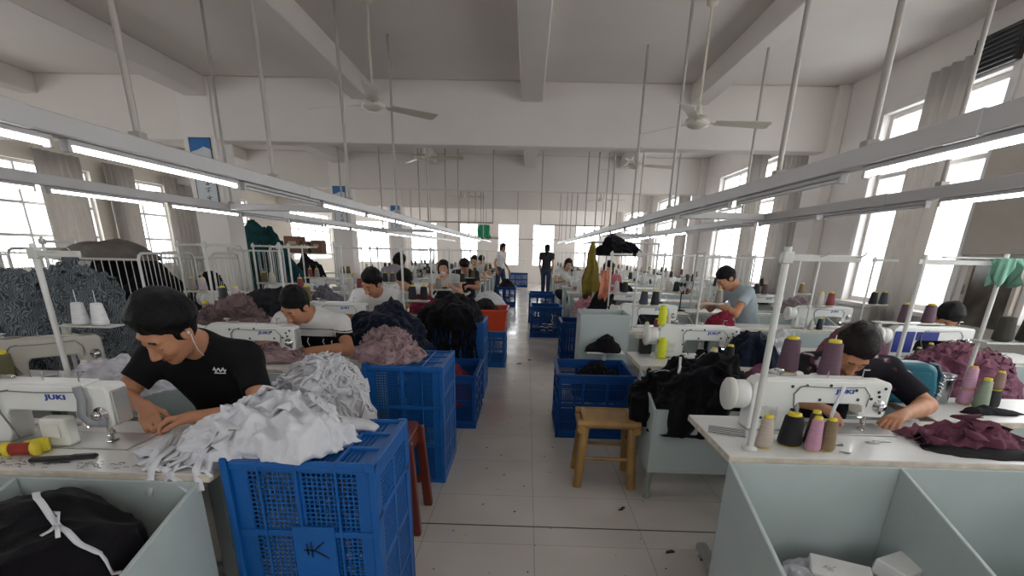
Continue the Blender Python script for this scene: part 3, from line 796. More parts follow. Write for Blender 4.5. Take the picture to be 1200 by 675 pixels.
def head_axes(fwd, up):
    f = unit(fwd); u = unit(np.asarray(up) - f * (np.asarray(up) @ f)); r = np.cross(f, u); return r, f, u
def add_head(fl, C, fwd, up, k=.02, sc=1., soft=False):
    r, f, u = head_axes(fwd, up); C = V3(C); A = (r, f, u)
    def P(a, b, c): return C + (r * a + f * b + u * c) * sc
    fl.ell(P(0, -.008, .012), np.array((.074, .096, .098)) * sc, A, .02)
    fl.ell(P(0, .030, -.045), np.array((.058, .062, .074)) * sc, A, .03)
    fl.ell(P(0, .040, -.085), np.array((.044, .046, .034)) * sc, A, .025)
    fl.cap(P(0, .074, -.104), P(0, .066, -.108), .017 * sc, .019 * sc, .02)
    if soft: 
        fl.cap(P(0, .09, .0), P(0, .112, -.036), .009 * sc, .015 * sc, .014); fl.ell(P(.077, -.008, -.018), np.array((.012, .024, .034)) * sc, A, .008); fl.ell(P(-.077, -.008, -.018), np.array((.012, .024, .034)) * sc, A, .008); return
    fl.cap(P(-.036, .078, .026), P(.036, .078, .026), .014 * sc, .014 * sc, .016)
    for s_ in (-1, 1):
        fl.ell(P(.034 * s_, .062, -.030), np.array((.026, .030, .024)) * sc, A, .022)
        fl.ell(P(.033 * s_, .104, .001), np.array((.020, .016, .013)) * sc, A, .012, 's')
        fl.ell(P(.032 * s_, .079, .001), np.array((.0165, .0150, .0125)) * sc, A, .004)
        fl.ell(P(.077 * s_, -.010, -.018), np.array((.011, .024, .034)) * sc, A, .008)
        fl.ell(P(.086 * s_, -.003, -.016), np.array((.006, .011, .018)) * sc, A, .006, 's')
        fl.ell(P(.013 * s_, .104, -.038), np.array((.010, .012, .009)) * sc, A, .008)
    fl.cap(P(0, .090, .008), P(0, .116, -.033), .0085 * sc, .0125 * sc, .012)
    fl.ell(P(0, .092, -.063), np.array((.024, .011, .0062)) * sc, A, .004); fl.ell(P(0, .090, -.073), np.array((.020, .011, .0068)) * sc, A, .004)
def face_zones(C, fwd, up, sc=1.):
    r, f, u = head_axes(fwd, up); C = V3(C)
    def fn(P):
        q = (P - C) / sc; a, b, c = q @ r, q @ f, q @ u; m = np.zeros(len(P), int)
        m[(np.abs(a) < .025) & (b > .086) & (c < -.058) & (c > -.080)] = 1
        aa = np.abs(a); arch = .0285 + .003 * np.cos((aa - .030) * 70)
        m[(aa > .016) & (aa < .046) & (b > .07) & (np.abs(c - arch) < .0036)] = 2
        m[(aa > .019) & (aa < .046) & (b > .07) & (np.abs(c + .0045) < .0019)] = 2
        return m
    return fn
def add_hair(fl, C, fwd, up, t=.020, sc=1., style='short', seed=0.):
    r, f, u = head_axes(fwd, up); C = V3(C); A = (r, f, u)
    def P(a, b, c): return C + (r * a + f * b + u * c) * sc
    front = .030 if style == 'short' else .020
    def cut(d, a, b, c):
        # a right, b forward, c up in head units: keep what lies above and behind the hairline; thin towards the hairline
        hn = wrinkle(a, b, c, 260, seed) * .5 + wrinkle(a, b * .3, c, 90, seed + 2)
        line = (.80 * b - (.014 if style != 'short' else .024) - c) / 1.28 + .0045 * hn
        th = np.clip((-line - .002) / .055, 0, 1); thin = t * (.78 if style == 'short' else .45) * (1 - th * th * (3 - 2 * th))
        nz = wrinkle(a, b, c, 130, seed) * .0020 + wrinkle(a, b, c, 52, seed + 1) * .0034
        return np.maximum(d + nz + thin, line)
    fl.ell(P(0, -.010, .016), np.array((.076, .097, .100)) * sc, A, 0, grow=t, extra=cut)
    if style == 'short':
        # trimmed sides and nape
        def cut2(d, a, b, c): return np.maximum(np.maximum(d, (1.05 * b - .045 - c) / 1.45 - .02), -c - .075)
        fl.ell(P(0, -.020, .000), np.array((.076, .090, .098)) * sc, A, .01, grow=.005, extra=cut2)
    else:
        for s_ in (-1, 1): fl.cap(P(.070 * s_, .030, .03), P(.078 * s_, -.01, -.07), .018, .020, .02)
        fl.ell(P(0, -.045, -.02), np.array((.080, .070, .09)) * sc, A, .02)
        if style == 'tail':
            b = P(0, -.105, .02); fl.cap(b, b - f * .03 - V3(0, 0, .05), .026, .03, .015); fl.cap(b - f * .03 - V3(0, 0, .05), b - f * .02 - V3(0, 0, .24), .03, .014, .015)
        elif style == 'long':
            fl.cap(P(0, -.075, -.05), P(0, -.075, -.22), .055, .035, .03, n=f, sc=.6); 
        elif style == 'bun': fl.ell(P(0, -.13, .05), (.045, .04, .04), A, .015)

def person(name, label, J, shirt, h=.007, hair='short', hair_t=.020, sleeve=.55, skin=None, hairm=None, pants=None, soft=False, shirt_zone=None, sc=1., woman=False, group=None, loc=(0, 0, 0), rz=0, seed=0., hands=True, lowleg=True):
    skin = skin or M_skin; hairm = hairm or M_hair; pants = pants or fabric('dark_trousers', '#20222a')
    g = lambda q: V3(J[q])
    root = thing(name, label, 'person', loc, rz, group)
    pts = np.array([V3(v) for q, v in J.items() if q not in ('fwd', 'up', 'dL', 'dR', 'nL', 'nR', 'tL', 'tR', 'curl', 'toe')])
    lo, hi = pts.min(0) - .24, pts.max(0) + .24; lo[2] = max(lo[2], -.02) if pts.min(0)[2] > .03 else lo[2]
    pel, wai, che, nek, hd = g('pelvis'), g('waist'), g('chest'), g('neck'), g('head')
    sL, sR, eL, eR, wL, wR = g('shL'), g('shR'), g('elL'), g('elR'), g('wrL'), g('wrR')
    side = unit(sL - sR); back = unit(np.cross(side, che - pel)); wm = .90 if woman else 1.
    def torso(fl, grow=0., k=.05):
        fl.cap(pel, wai, .150 * wm, .132 * wm, k, n=back, sc=.72, grow=grow)
        fl.cap(wai, che, .132 * wm, .160 * wm, k, n=back, sc=.70, grow=grow)
        fl.cap(che, nek * .75 + che * .25, .155 * wm, .085, k, n=back, sc=.66, grow=grow)
        m = nek * .80 + che * .20
        fl.cap(m, sL, .062, .056, .04, grow=grow); fl.cap(m, sR, .062, .056, .04, grow=grow)
        fl.cap(che + side * .06, sL * .7 + che * .3, .085, .070, .04, grow=grow * .8); fl.cap(che - side * .06, sR * .7 + che * .3, .085, .070, .04, grow=grow * .8)
    fl = Field(lo, hi, h)
    torso(fl)
    r_, f_, u_ = head_axes(g('fwd'), g('up'))
    nb = hd - f_ * .022 * sc - u_ * .06 * sc
    fl.cap(nek - (nek - che) * .1, nb, .060 * wm, .055 * wm, .025)
    for S_, E_, W_, dq in ((sL, eL, wL, 'L'), (sR, eR, wR, 'R')):
        q = .9 if woman else 1
        fl.cap(S_, E_, .052 * q, .041 * q, .02); mid = E_ * .68 + W_ * .32
        fl.cap(E_, mid, .040 * q, .041 * q, .015); fl.cap(mid, W_, .041 * q, .0265 * q, .015)
        if hands: add_hand(fl, W_, g('d' + dq), g('n' + dq), g('t' + dq), J.get('curl', .5) if not isinstance(J.get('curl'), dict) else J['curl'][dq])
    for S_ in ('L', 'R'):
        if 'hip' + S_ in J:
            H, K, A_ = g('hip' + S_), g('kn' + S_), g('an' + S_)
            fl.cap(H, K, .082, .058, .03); fl.cap(K, K * .6 + A_ * .4, .055, .054, .02); fl.cap(K * .6 + A_ * .4, A_, .054, .036, .02)
            toe = A_ + V3(J.get('toe', (0, -.16, -.045))); fl.cap(A_ + V3(0, 0, -.03), toe, .036, .03, .02)
    add_head(fl, hd, g('fwd'), g('up'), sc=sc, soft=soft)
    mi = face_zones(hd, g('fwd'), g('up'), sc)
    field_obj('body', fl, [skin, M_lip, M_brow], root, mi)
    # hair
    hf = Field(hd - .30, hd + .24, max(.0045, h * .75)); add_hair(hf, hd, g('fwd'), g('up'), hair_t, sc, hair, seed); field_obj('hair', hf, [hairm], root, None, 1)
    # shirt
    sf = Field(lo, hi, h); torso(sf, .012)
    for S_, E_ in ((sL, eL), (sR, eR)):
        B = S_ + (E_ - S_) * sleeve; sf.cap(S_, B, .064 * (wm ** .5), .060 * (wm ** .5), .03)
        # clean cuff
        dv = unit(E_ - S_); Bc = B - dv * .0
        def cuff(X, Y, Z, dv=dv, Bc=Bc):
            al = (X - Bc[0]) * dv[0] + (Y - Bc[1]) * dv[1] + (Z - Bc[2]) * dv[2]
            px, py, pz = X - Bc[0] - al * dv[0], Y - Bc[1] - al * dv[1], Z - Bc[2] - al * dv[2]
            rad = np.sqrt(px * px + py * py + pz * pz)
            return np.maximum(np.maximum(-al, rad - .076), al - .075)
        sf.put(cuff, Bc - .12, Bc + .12, 0, 's')
    # neck opening and hem
    nd = unit(nb - nek)
    sf.cap(nek - nd * .012 + f_ * .012, nek + nd * .16, .066 * (wm ** .5), .09, .006, 's')
    hemn = unit(wai - pel)
    base = pel - hemn * .02
    def hem(X, Y, Z): return (X - base[0]) * hemn[0] + (Y - base[1]) * hemn[1] + (Z - base[2]) * hemn[2]
    sf.put(lambda X, Y, Z: hem(X, Y, Z), pel - .35, pel + .3, 0, 's')
    X, Y, Z = np.meshgrid(*[(sf.lo[a] + sf.h * np.arange(sf.n[a])).astype(np.float32) for a in range(3)], indexing='ij')
    near = np.abs(sf.F) < .05
    sf.F = np.where(near, sf.F + .0042 * wrinkle(X, Y, Z, 30, seed).astype(np.float32) * (.35 + .65 * (.5 + .5 * np.sin(X * 9 + Z * 7))), sf.F).astype(np.float32)
    so = field_obj('shirt', sf, shirt if isinstance(shirt, list) else [shirt], root, shirt_zone, 1)
    if 'hipL' in J:
        pf = Field(lo, hi, h * 1.2); pf.cap(pel + V3(0, 0, -.03), pel + (wai - pel) * .45, .15 * wm, .137 * wm, .04, n=back, sc=.74, grow=.006)
        for S_ in ('L', 'R'):
            H, K, A_ = g('hip' + S_), g('kn' + S_), g('an' + S_); pf.cap(H, K, .082, .060, .03, grow=.010); pf.cap(K, A_ * .93 + K * .07, .062, .050, .02, grow=.008)
        field_obj('trousers', pf, [pants], root, None, 1)
        hf2 = Field(lo, hi, h * 1.2)
        for S_ in ('L', 'R'):
            A_ = g('an' + S_); toe = A_ + V3(J.get('toe', (0, -.16, -.045))); hf2.cap(A_ + V3(0, .02, -.035), toe, .043, .037, .02, n=V3(0, 0, 1), sc=.9)
        field_obj('shoes', hf2, [M_dark], root, None, 1)
    return root

def seated(ny=0., lean=.30, look=(-.3, -.6, -.75), handsx=(-.10, .10), zh=.785, hx=0., low=0., legs=True, shw=.185):
    # local pose: pelvis above the origin, facing -y
    J = dict(pelvis=(0, .02, .54), waist=(0, -.02 - .10 * lean, .70), chest=(hx * .4, -.02 - .42 * lean, .91 - low * .5), neck=(hx * .7, -.05 - .75 * lean, 1.07 - low))
    nk = np.array(J['neck']); hd = nk + np.array((hx * .3, -.10 - .20 * lean, .105 - .04 * lean)); J['head'] = tuple(hd)
    J['fwd'] = look; J['up'] = tuple(np.array((0, -.35 - lean * .3, .8)))
    sy = nk[1] + .035; sz = nk[2] - .055
    J['shL'] = (hx * .6 + shw, sy, sz); J['shR'] = (hx * .6 - shw, sy, sz)
    yh = nk[1] - .30
    for S_, s_ in (('L', 1), ('R', -1)):
        W = np.array((handsx[1 if s_ > 0 else 0], yh + .0, zh + .035)); Sh = np.array(J['sh' + S_])
        # elbow from two-bone reach
        d = W - Sh; L = np.linalg.norm(d); a, b = .285, .255
        if L > (a + b) * .985: W = Sh + d / L * (a + b) * .985; d = W - Sh; L = np.linalg.norm(d)
        x = (a * a - b * b + L * L) / (2 * L); hh = math.sqrt(max(a * a - x * x, 0)); out = np.array((s_ * .75, .25, -.75)); du = d / L; out = unit(out - du * (out @ du))
        J['el' + S_] = tuple(Sh + du * x + out * hh); J['wr' + S_] = tuple(W)
        J['d' + S_] = tuple(unit(np.array((-s_ * .45, -.9, -.12)))); J['n' + S_] = (0, 0, -1.); J['t' + S_] = (-s_ * 1., 0, .2)
    J['curl'] = .45
    if legs:
        for S_, s_ in (('L', 1), ('R', -1)):
            J['hip' + S_] = (s_ * .095, .0, .53); J['kn' + S_] = (s_ * .13, -.40, .50); J['an' + S_] = (s_ * .13, -.38, .085)
    return J

def put_on(J, dx, dy, dz=0.):
    K = {}
    for q, v in J.items():
        K[q] = v if q in ('fwd', 'up', 'dL', 'dR', 'nL', 'nR', 'tL', 'tR', 'curl', 'toe') else tuple(np.array(v) + np.array((dx, dy, dz)))
    return K

M_stool = mat('blue_stool_plastic', '#2f5f8f', .4, var=.06)
STOOL = [None]
def seat_stool(loc, label):
    if STOOL[0] is None:
        t = thing('work_stool', label, 'stool', loc, 0, 'round work stools under the sewers')
        b = MB(); b.lathe([(.0001, .415), (.15, .415), (.165, .425), (.165, .44), (.15, .452), (.0001, .452)], n=24); b.build('seat', M_stool, t)
        for k in range(4):
            a = PI / 4 + k * PI / 2; b = MB(); b.tube([(.10 * math.cos(a), .10 * math.sin(a), .42), (.17 * math.cos(a), .17 * math.sin(a), 0)], .014, 8); b.build('leg', M_steel, t)
        STOOL[0] = t; return t
    return copy_tree(STOOL[0], loc, 0, label)
# ------------------------------------------------------------------ crates
def grid_panel(b, w, h, nx, nz, bar=.0045, th=.006, x0=None, z0=0., M=None):
    x0 = -w / 2 if x0 is None else x0
    for i in range(nx + 1): b.box((x0 + w * i / nx, 0, z0 + h / 2), (bar, th, h), 0, 0, M)
    for i in range(nz + 1): b.box((x0 + w / 2, 0, z0 + h * i / nz), (w, th * .9, bar), 0, 0, M)
def crate_wall(b, w, h, cols, M, plate=False):
    # framed wall: solid bands, ribs and two rows of mesh windows
    band = .055; mid = .028; th = .010; cw = w / cols
    b.box((0, 0, band * .6), (w, th, band * 1.2), .002, 0, M); b.box((0, 0, h - band * .7), (w, th, band * 1.4), .002, 0, M); b.box((0, 0, h * .52), (w, th, mid), .002, 0, M)
    for i in range(cols + 1):
        x = -w / 2 + cw * i; b.box((min(max(x, -w / 2 + .012), w / 2 - .012), -.004, h / 2), (.024, .018, h), .003, 0, M)
    for i in range(cols):
        x0 = -w / 2 + cw * i + .012; ww = cw - .024
        for z0, z1 in ((band * 1.2, h * .52 - mid / 2), (h * .52 + mid / 2, h - band * 1.4)):
            if plate and i == cols // 2 - 1 and z0 > h * .3 and False: continue
            grid_panel(b, ww, z1 - z0, max(4, round(ww / .0165)), max(4, round((z1 - z0) / .0165)), .0050, .006, x0, z0, M)
    for z in (h * .26, h * .52, h * .77): b.box((0, -.010, z), (w + .012, .012, .009), .002, 0, M)
CR = {}
def crate(label, loc, rot=(0, 0, 0), X=.74, Y=.56, H=.515, dark=False, mark=False, name='plastic_crate'):
    m = M_blue2 if dark else M_blue
    key = (X, Y, H, dark, mark)
    if key in CR: return copy_tree(CR[key], loc, rot, label)
    t = thing(name, label, 'crate', loc, 0, 'blue plastic crates'); t.rotation_euler = rot
    R = lambda a: Matrix.Rotation(a, 4, 'Z')
    for w, off, a, cols in ((X, Y / 2, 0, 3), (X, Y / 2, PI, 3), (Y, X / 2, PI / 2, 3), (Y, X / 2, -PI / 2, 3)):
        b = MB(); crate_wall(b, w, H, cols, R(a) @ Matrix.Translation((0, -off + .006, 0))); b.build('side_panel', m, t)
    b = MB(); B = Matrix.Rotation(-PI / 2, 4, 'X')
    b.box((0, 0, .005), (X, .03, .010), .002); b.box((0, 0, .005), (.03, Y, .010), .002)
    for s_ in (-1, 1):
        b.box((0, s_ * (Y / 2 - .03), .005), (X, .06, .012), .002); b.box((s_ * (X / 2 - .03), 0, .0055), (.06, Y - .118, .012), .002)
        b.box((s_ * X / 4, 0, .004), (.022, Y, .010), .002)
    for k in range(round(X / .018)): b.box((-X / 2 + .018 * k, 0, .006), (.006, Y, .006))
    for k in range(round(Y / .018)): b.box((0, -Y / 2 + .018 * k, .006), (X, .006, .0055))
    # raised foot flange round the base
    for s_ in (-1, 1):
        b.box((0, s_ * (Y / 2 + .004), .010), (X + .02, .012, .026), .003); b.box((s_ * (X / 2 + .004), 0, .010), (.012, Y + .02, .026), .003)
    for s_ in (-1, 1):
        for s2 in (-1, 1): b.box((s_ * (X / 2 - .004), s2 * (Y / 2 - .004), .018), (.034, .034, .042), .006)
    b.build('base_panel', m, t)
    b = MB()
    for s_ in (-1, 1):
        b.box((0, s_ * (Y / 2 + .008), H - .012), (X + .04, .026, .024), .005); b.box((s_ * (X / 2 + .008), 0, H - .012), (.026, Y + .04, .024), .005)
        for s2 in (-1, 1): b.box((s_ * (X / 2 - .006), s2 * (Y / 2 - .006), H / 2 + .003), (.030, .030, H - .008), .008)
    b.build('rim', m, t)
    if mark:
        # the hand-drawn character: the crate lies on its side, so it reads turned a quarter
        b = MB(); y = -Y / 2 - .013
        def st(p, q, w=.006): b.ribbon([(p[0], y, p[1]), ((p[0] + q[0]) / 2, y, (p[1] + q[1]) / 2), (q[0], y, q[1])], [w, w * 1.3, w * .6], (0, -1, 0), .0012)
        ox, oz = .070, .230
        st((ox + .026, oz + .028), (ox - .020, oz + .026)); st((ox + .034, oz + .012), (ox - .030, oz + .010)); st((ox, oz + .04), (ox, oz - .002)); st((ox, oz + .002), (ox + .036, oz - .036)); st((ox, oz + .002), (ox - .032, oz - .048))
        pb = MB(); pb.box((ox - .03, -Y / 2 - .0005, oz), (.24, .022, .15), .003); pb.build('name_plate', m, t)
        b.build('marker_character', mat('marker_ink', '#0b1b3a', .6), t)
    CR[key] = t
    return t
LIE = (0, -PI / 2, 0)
crate('blue crate on its side with a marker character, nearest the camera', (-.487, 1.865, .39), LIE, .78, .50, .515, mark=True)
crate('blue crate on its side behind the red brown stool', (-.507, 3.53, .385), LIE, .77, .58, .50)
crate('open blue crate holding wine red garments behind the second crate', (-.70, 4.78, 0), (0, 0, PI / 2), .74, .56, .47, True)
crate('blue crate on its side under a hanging black garment heap', (-.42, 5.72, .385), LIE, .77, .58, .50)
crate('blue crate standing under the orange crate', (-.55, 7.42, 0), (0, 0, PI / 2), .74, .56, .47)
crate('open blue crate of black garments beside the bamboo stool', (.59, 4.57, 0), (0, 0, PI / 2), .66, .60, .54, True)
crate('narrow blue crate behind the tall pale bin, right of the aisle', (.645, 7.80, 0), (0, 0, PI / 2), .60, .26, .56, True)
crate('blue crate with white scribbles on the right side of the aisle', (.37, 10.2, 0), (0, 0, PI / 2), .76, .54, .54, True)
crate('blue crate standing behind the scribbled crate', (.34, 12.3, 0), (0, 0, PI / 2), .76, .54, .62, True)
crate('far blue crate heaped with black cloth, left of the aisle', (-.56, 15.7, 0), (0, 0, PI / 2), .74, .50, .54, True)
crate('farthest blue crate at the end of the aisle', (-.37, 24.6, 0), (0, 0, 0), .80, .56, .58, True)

# white scribble on the scribbled crate
b = MB(); r = random.Random(4)
for i in range(9):
    x = .27 + r.uniform(0, .2); z = .14 + .05 * (i % 3) + r.uniform(-.01, .01)
    b.ribbon([(x - .03, 9.806, z), (x, 9.806, z + r.uniform(-.012, .012)), (x + .05, 9.806, z + r.uniform(-.008, .008))], .012, (0, -1, 0), .001)
b.ribbon([(.47, 9.806, .42), (.49, 9.806, .36), (.47, 9.806, .30), (.50, 9.806, .27)], .012, (0, -1, 0), .001)
tag(b.build('white_scribbles', mat('white_paint_scribble', '#d9dde2', .6)), 'white scribbles written on the blue aisle crate', 'marking')

# orange crate
M_orange = mat('orange_red_plastic', '#c8431c', .38, var=.05)
def tub(label, loc, X, Y, H):
    t = thing('orange_crate', label, 'crate', loc)
    b = MB(); fl_ = .03
    for sgn, ax in ((-1, 'y'), (1, 'y'), (-1, 'x'), (1, 'x')):
        if ax == 'y': b.prism([(-X / 2, 0), (X / 2, 0), (X / 2 + fl_, H), (-X / 2 - fl_, H)], 0, .006, 'Y', .001, 0, Matrix.Translation((0, sgn * Y / 2, 0)) @ Matrix.Rotation(-sgn * .10, 4, 'X'))
        else: b.prism([(-Y / 2, 0), (Y / 2, 0), (Y / 2 + fl_, H), (-Y / 2 - fl_, H)], 0, .006, 'X', .001, 0, Matrix.Translation((sgn * X / 2, 0, 0)) @ Matrix.Rotation(sgn * .10, 4, 'Y'))
    b.box((0, 0, .005), (X, Y, .01), .002); b.build('walls', M_orange, t)
    b = MB(); e = .032
    for s_ in (-1, 1): b.box((0, s_ * (Y / 2 + e), H - .012), (X + 2 * e + .03, .024, .03), .005); b.box((s_ * (X / 2 + e), 0, H - .012), (.024, Y + 2 * e, .03), .005)
    b.build('rim', M_orange, t); return t
tub('orange red crate of black garments stacked on a blue crate', (-.55, 7.42, .472), .54, .66, .27)

# red-brown plastic stool between the two nearest crates
M_rstool = mat('red_brown_plastic', '#62271d', .35, var=.06)
t = thing('plastic_stool', 'red brown plastic stool between two blue crates', 'stool', (-.765, 2.72, 0)); t.scale = (1, 1, 1.13)
b = MB(); b.prism([(-.17, -.15), (.17, -.15), (.17, .15), (-.17, .15)], .455, .485, 'Z', .010, 0, None, 2); b.box((0, -.145, .42), (.31, .012, .08), .003); b.box((0, .145, .42), (.31, .012, .08), .003); b.box((-.165, 0, .42), (.012, .27, .08), .003); b.box((.165, 0, .42), (.012, .27, .08), .003); b.build('seat', M_rstool, t)
for sx in (-1, 1):
    for sy in (-1, 1):
        b = MB(); M = Matrix(((1, 0, sx * -.07, sx * .205), (0, 1, sy * -.07, sy * .185), (0, 0, 1, 0), (0, 0, 0, 1)))
        b.box((0, 0, .23), (.05, .05, .46), .006, 0, M); b.build('leg', M_rstool, t)
b = MB(); b.box((0, -.165, .16), (.33, .014, .05), .003); b.box((0, .165, .16), (.33, .014, .05), .003); b.build('stretcher', M_rstool, t)

# bamboo stool
M_bamboo = mat('bamboo', '#94713f', .42, var=.28, scale=10, bump=.15, bscale=30, stretch=(1, 1, .3))
M_bamboo2 = mat('bamboo_slats', '#9c7845', .45, var=.25, scale=14, bump=.15, bscale=40, stretch=(1, .2, 1))
M_bdark = mat('bamboo_end_shade', '#1d130c', .8)
t = thing('bamboo_stool', 'small bamboo stool standing before the open blue crate', 'stool', (.560, 3.40, 0), math.radians(-2))
b = MB()
for y in (-.155, .155):
    b.tube([(-.20, y, .435), (0, y, .437), (.20, y, .435)], .027, 14)
for x in (-.175, .175): b.tube([(x, -.19, .405), (x, 0, .407), (x, .19, .405)], .026, 14)
b.build('seat_frame', M_bamboo, t)
b = MB()
for i in range(11): b.box((0, -.125 + .025 * i, .452), (.335, .022, .010), .003)
for x in (-.15, .15): b.box((x, 0, .459), (.03, .30, .008), .002)
b.build('seat', M_bamboo2, t)
b = MB()
for x in (-.201, .201):
    for y in (-.155, .155): b.lathe([(.0001, 0), (.021, 0), (.021, .001)], (x, y, .435), 14, 'X')
b.build('end_shade', M_bdark, t)  # flat dark discs: shade of open bamboo ends put into colour
for sx in (-1, 1):
    for sy in (-1, 1):
        b = MB(); p = [(sx * (.165 - .022 * q + .025), sy * (.15 + .010), .425 - .425 * q) if False else (sx * (.150 + .028 * q), sy * (.140 + .025 * q), .42 * (1 - q)) for q in (0, .3, .33, .36, .7, .73, .76, 1)]
        b.tube(p, [.030, .029, .034, .029, .029, .034, .030, .031], 14); b.build('leg', M_bamboo, t)
b = MB(); b.tube([(-.16, -.155, .20), (.16, -.155, .20)], .013, 10); b.tube([(-.16, .155, .20), (.16, .155, .20)], .013, 10); b.tube([(-.165, -.15, .25), (-.165, .15, .25)], .013, 10); b.tube([(.165, -.15, .25), (.165, .15, .25)], .013, 10); b.build('stretcher', M_bamboo, t)

# ------------------------------------------------------------------ cloth
from mathutils.bvhtree import BVHTree
def top_z(o, x, y, default):
    M = o.matrix_basis.inverted(); me = o.data
    bv = BVHTree.FromPolygons([v.co for v in me.vertices], [p.vertices for p in me.polygons])
    def f(x, y):
        p = M @ Vector((x, y, 5)); h = bv.ray_cast(p, (M.to_3x3() @ Vector((0, 0, -1))).normalized())
        return (o.matrix_basis @ h[0]).z if h[0] is not None else default
    return f
M_blackcloth = mat('black_cloth', '#121014', .92, var=.2, scale=12, bump=.3, bscale=140, spec=.1, sheen=.06)
M_whitecloth = mat('white_cloth', '#d6d7dc', .85, var=.04, scale=10, bump=.2, bscale=140, spec=.2)
M_navycloth = mat('navy_cloth', '#161c2c', .9, var=.2, scale=12, bump=.3, bscale=140, spec=.12, sheen=.08)
M_mauve = mat('mauve_cloth', '#a58c8f', .9, var=.12, scale=12, bump=.3, bscale=140, spec=.15)
M_wine = mat('wine_cloth', '#653a4a', .85, var=.22, scale=14, bump=.3, bscale=140, spec=.2)
M_teal = mat('teal_cloth', '#0c3d40', .8, var=.4, scale=10, bump=.5, bscale=30, spec=.3)
M_grey2 = mat('steel_grey_cloth', '#4a4f53', .9, var=.25, scale=14, bump=.3, bscale=120, spec=.15)

def strip_mat():
    m = bpy.data.materials.new('striped_grey_cloth'); m.use_nodes = True; nt = m.node_tree; bs = nt.nodes['Principled BSDF']; N = nt.nodes.new; L = nt.links.new
    tc = N('ShaderNodeTexCoord'); w = N('ShaderNodeTexWave'); w.inputs['Scale'].default_value = 24; w.inputs['Distortion'].default_value = 22; w.inputs['Detail'].default_value = 2; w.inputs['Detail Scale'].default_value = .6
    r = N('ShaderNodeValToRGB'); r.color_ramp.elements[0].color = lin('#3f4549') + (1,); r.color_ramp.elements[1].color = lin('#71777b') + (1,); r.color_ramp.elements[0].position = .35; r.color_ramp.elements[1].position = .65
    L(tc.outputs['Object'], w.inputs[0]); L(w.outputs[0], r.inputs[0]); L(r.outputs[0], bs.inputs['Base Color']); bs.inputs['Roughness'].default_value = .9; bs.inputs['Specular IOR Level'].default_value = .15
    return m
M_striped = strip_mat()

# black garments in the nearest left bin, with the white drawstring and its bow
hb = heap('garment_pile', 'black garments with a white drawstring bow in the nearest left bin', (-1.46, 1.25, .42), .345, .37, .33, '#191619', 3, m=M_blackcloth, nr=90, na=220, fold=.036, freq=4.2, sharp=3.6, wob=.05)
f = top_z(hb, 0, 0, .6)
def on(pts, lift=.004): return [(x, y, f(x, y) + lift) for x, y in pts]
def dense(pts, n=6):
    out = []
    for (a, b_), (c, d) in zip(pts, pts[1:]):
        for i in range(n): out.append((a + (c - a) * i / n, b_ + (d - b_) * i / n))
    return out + [pts[-1]]
b = MB()
b.ribbon(on(dense([(-1.50, 1.46), (-1.44, 1.39), (-1.36, 1.31), (-1.26, 1.245)])), .018, (0, 0, 1), .002); b.ribbon(on(dense([(-1.26, 1.245), (-1.19, 1.215), (-1.14, 1.21), (-1.10, 1.225)])), .018, (0, 0, 1), .002)
bx, by = -1.26, 1.245; z = f(bx, by)
b.ribbon([(bx, by, z + .008), (bx - .020, by + .035, z + .024), (bx - .045, by + .045, z + .020), (bx - .045, by + .02, z + .010), (bx, by - .003, z + .010)], .013, (0, -1, .4), .002)
b.ribbon([(bx, by, z + .010), (bx + .005, by - .03, z + .006), (bx - .004, by - .05, f(bx - .004, by - .05) + .004)], .011, (0, 0, 1), .002); b.ribbon([(bx, by, z + .010), (bx + .025, by - .03, z + .006), (bx + .036, by - .045, f(bx + .036, by - .045) + .004)], .011, (0, 0, 1), .002)
o = b.build('drawstring', M_whitecloth); o.parent = hb; o.matrix_parent_inverse = hb.matrix_basis.inverted(); o['label'] = 'white drawstring tied in a bow'
# dark green garment at the left edge of that bin
heap('garment_pile', 'dark green garment with a pale piping at the left edge of the nearest left bin', (-1.93, 1.42, .50), .22, .16, .22, '#17211d', 5, nr=40, na=90, fold=.03, freq=5)

# white pieces spilling over the nearest left table onto the nearest crate
def drape(name, label, cat, cx, cy, rx, ry, H, base, m, seed, fold=.03, freq=7, na=180, nr=70, kind='stuff', edges=(), flaps=0, ramp=lambda x: 1., ylim=lambda x, u: -9.):
    mb = heap_mesh(rx, ry, H, seed, nr, na, fold, freq, 1.7, 0, .25, flaps=flaps)
    off = Vector((seed * 3., 1, 2)); V = []
    for p in mb.v:
        x, y = p[0] + cx, max(p[1] + cy, ylim(p[0] + cx, p[0]))
        V.append((x, y, base(x, y) + p[2] * ramp(x) + .002))
    mb.v = V
    for e in edges: e(mb, base)
    o = mb.build(name, m); tag(o, label, cat, None, kind); return o
def basew(x, y):
    # table top, crate top, and a slope down in the gap beyond both
    if x < -1.03: z = .752 if y > 1.575 else max(.60, .752 - (1.575 - y) * 3.5)
    else: z = .784 if y > 1.60 else max(.66, .784 - (1.60 - y) * 3.0)
    return z
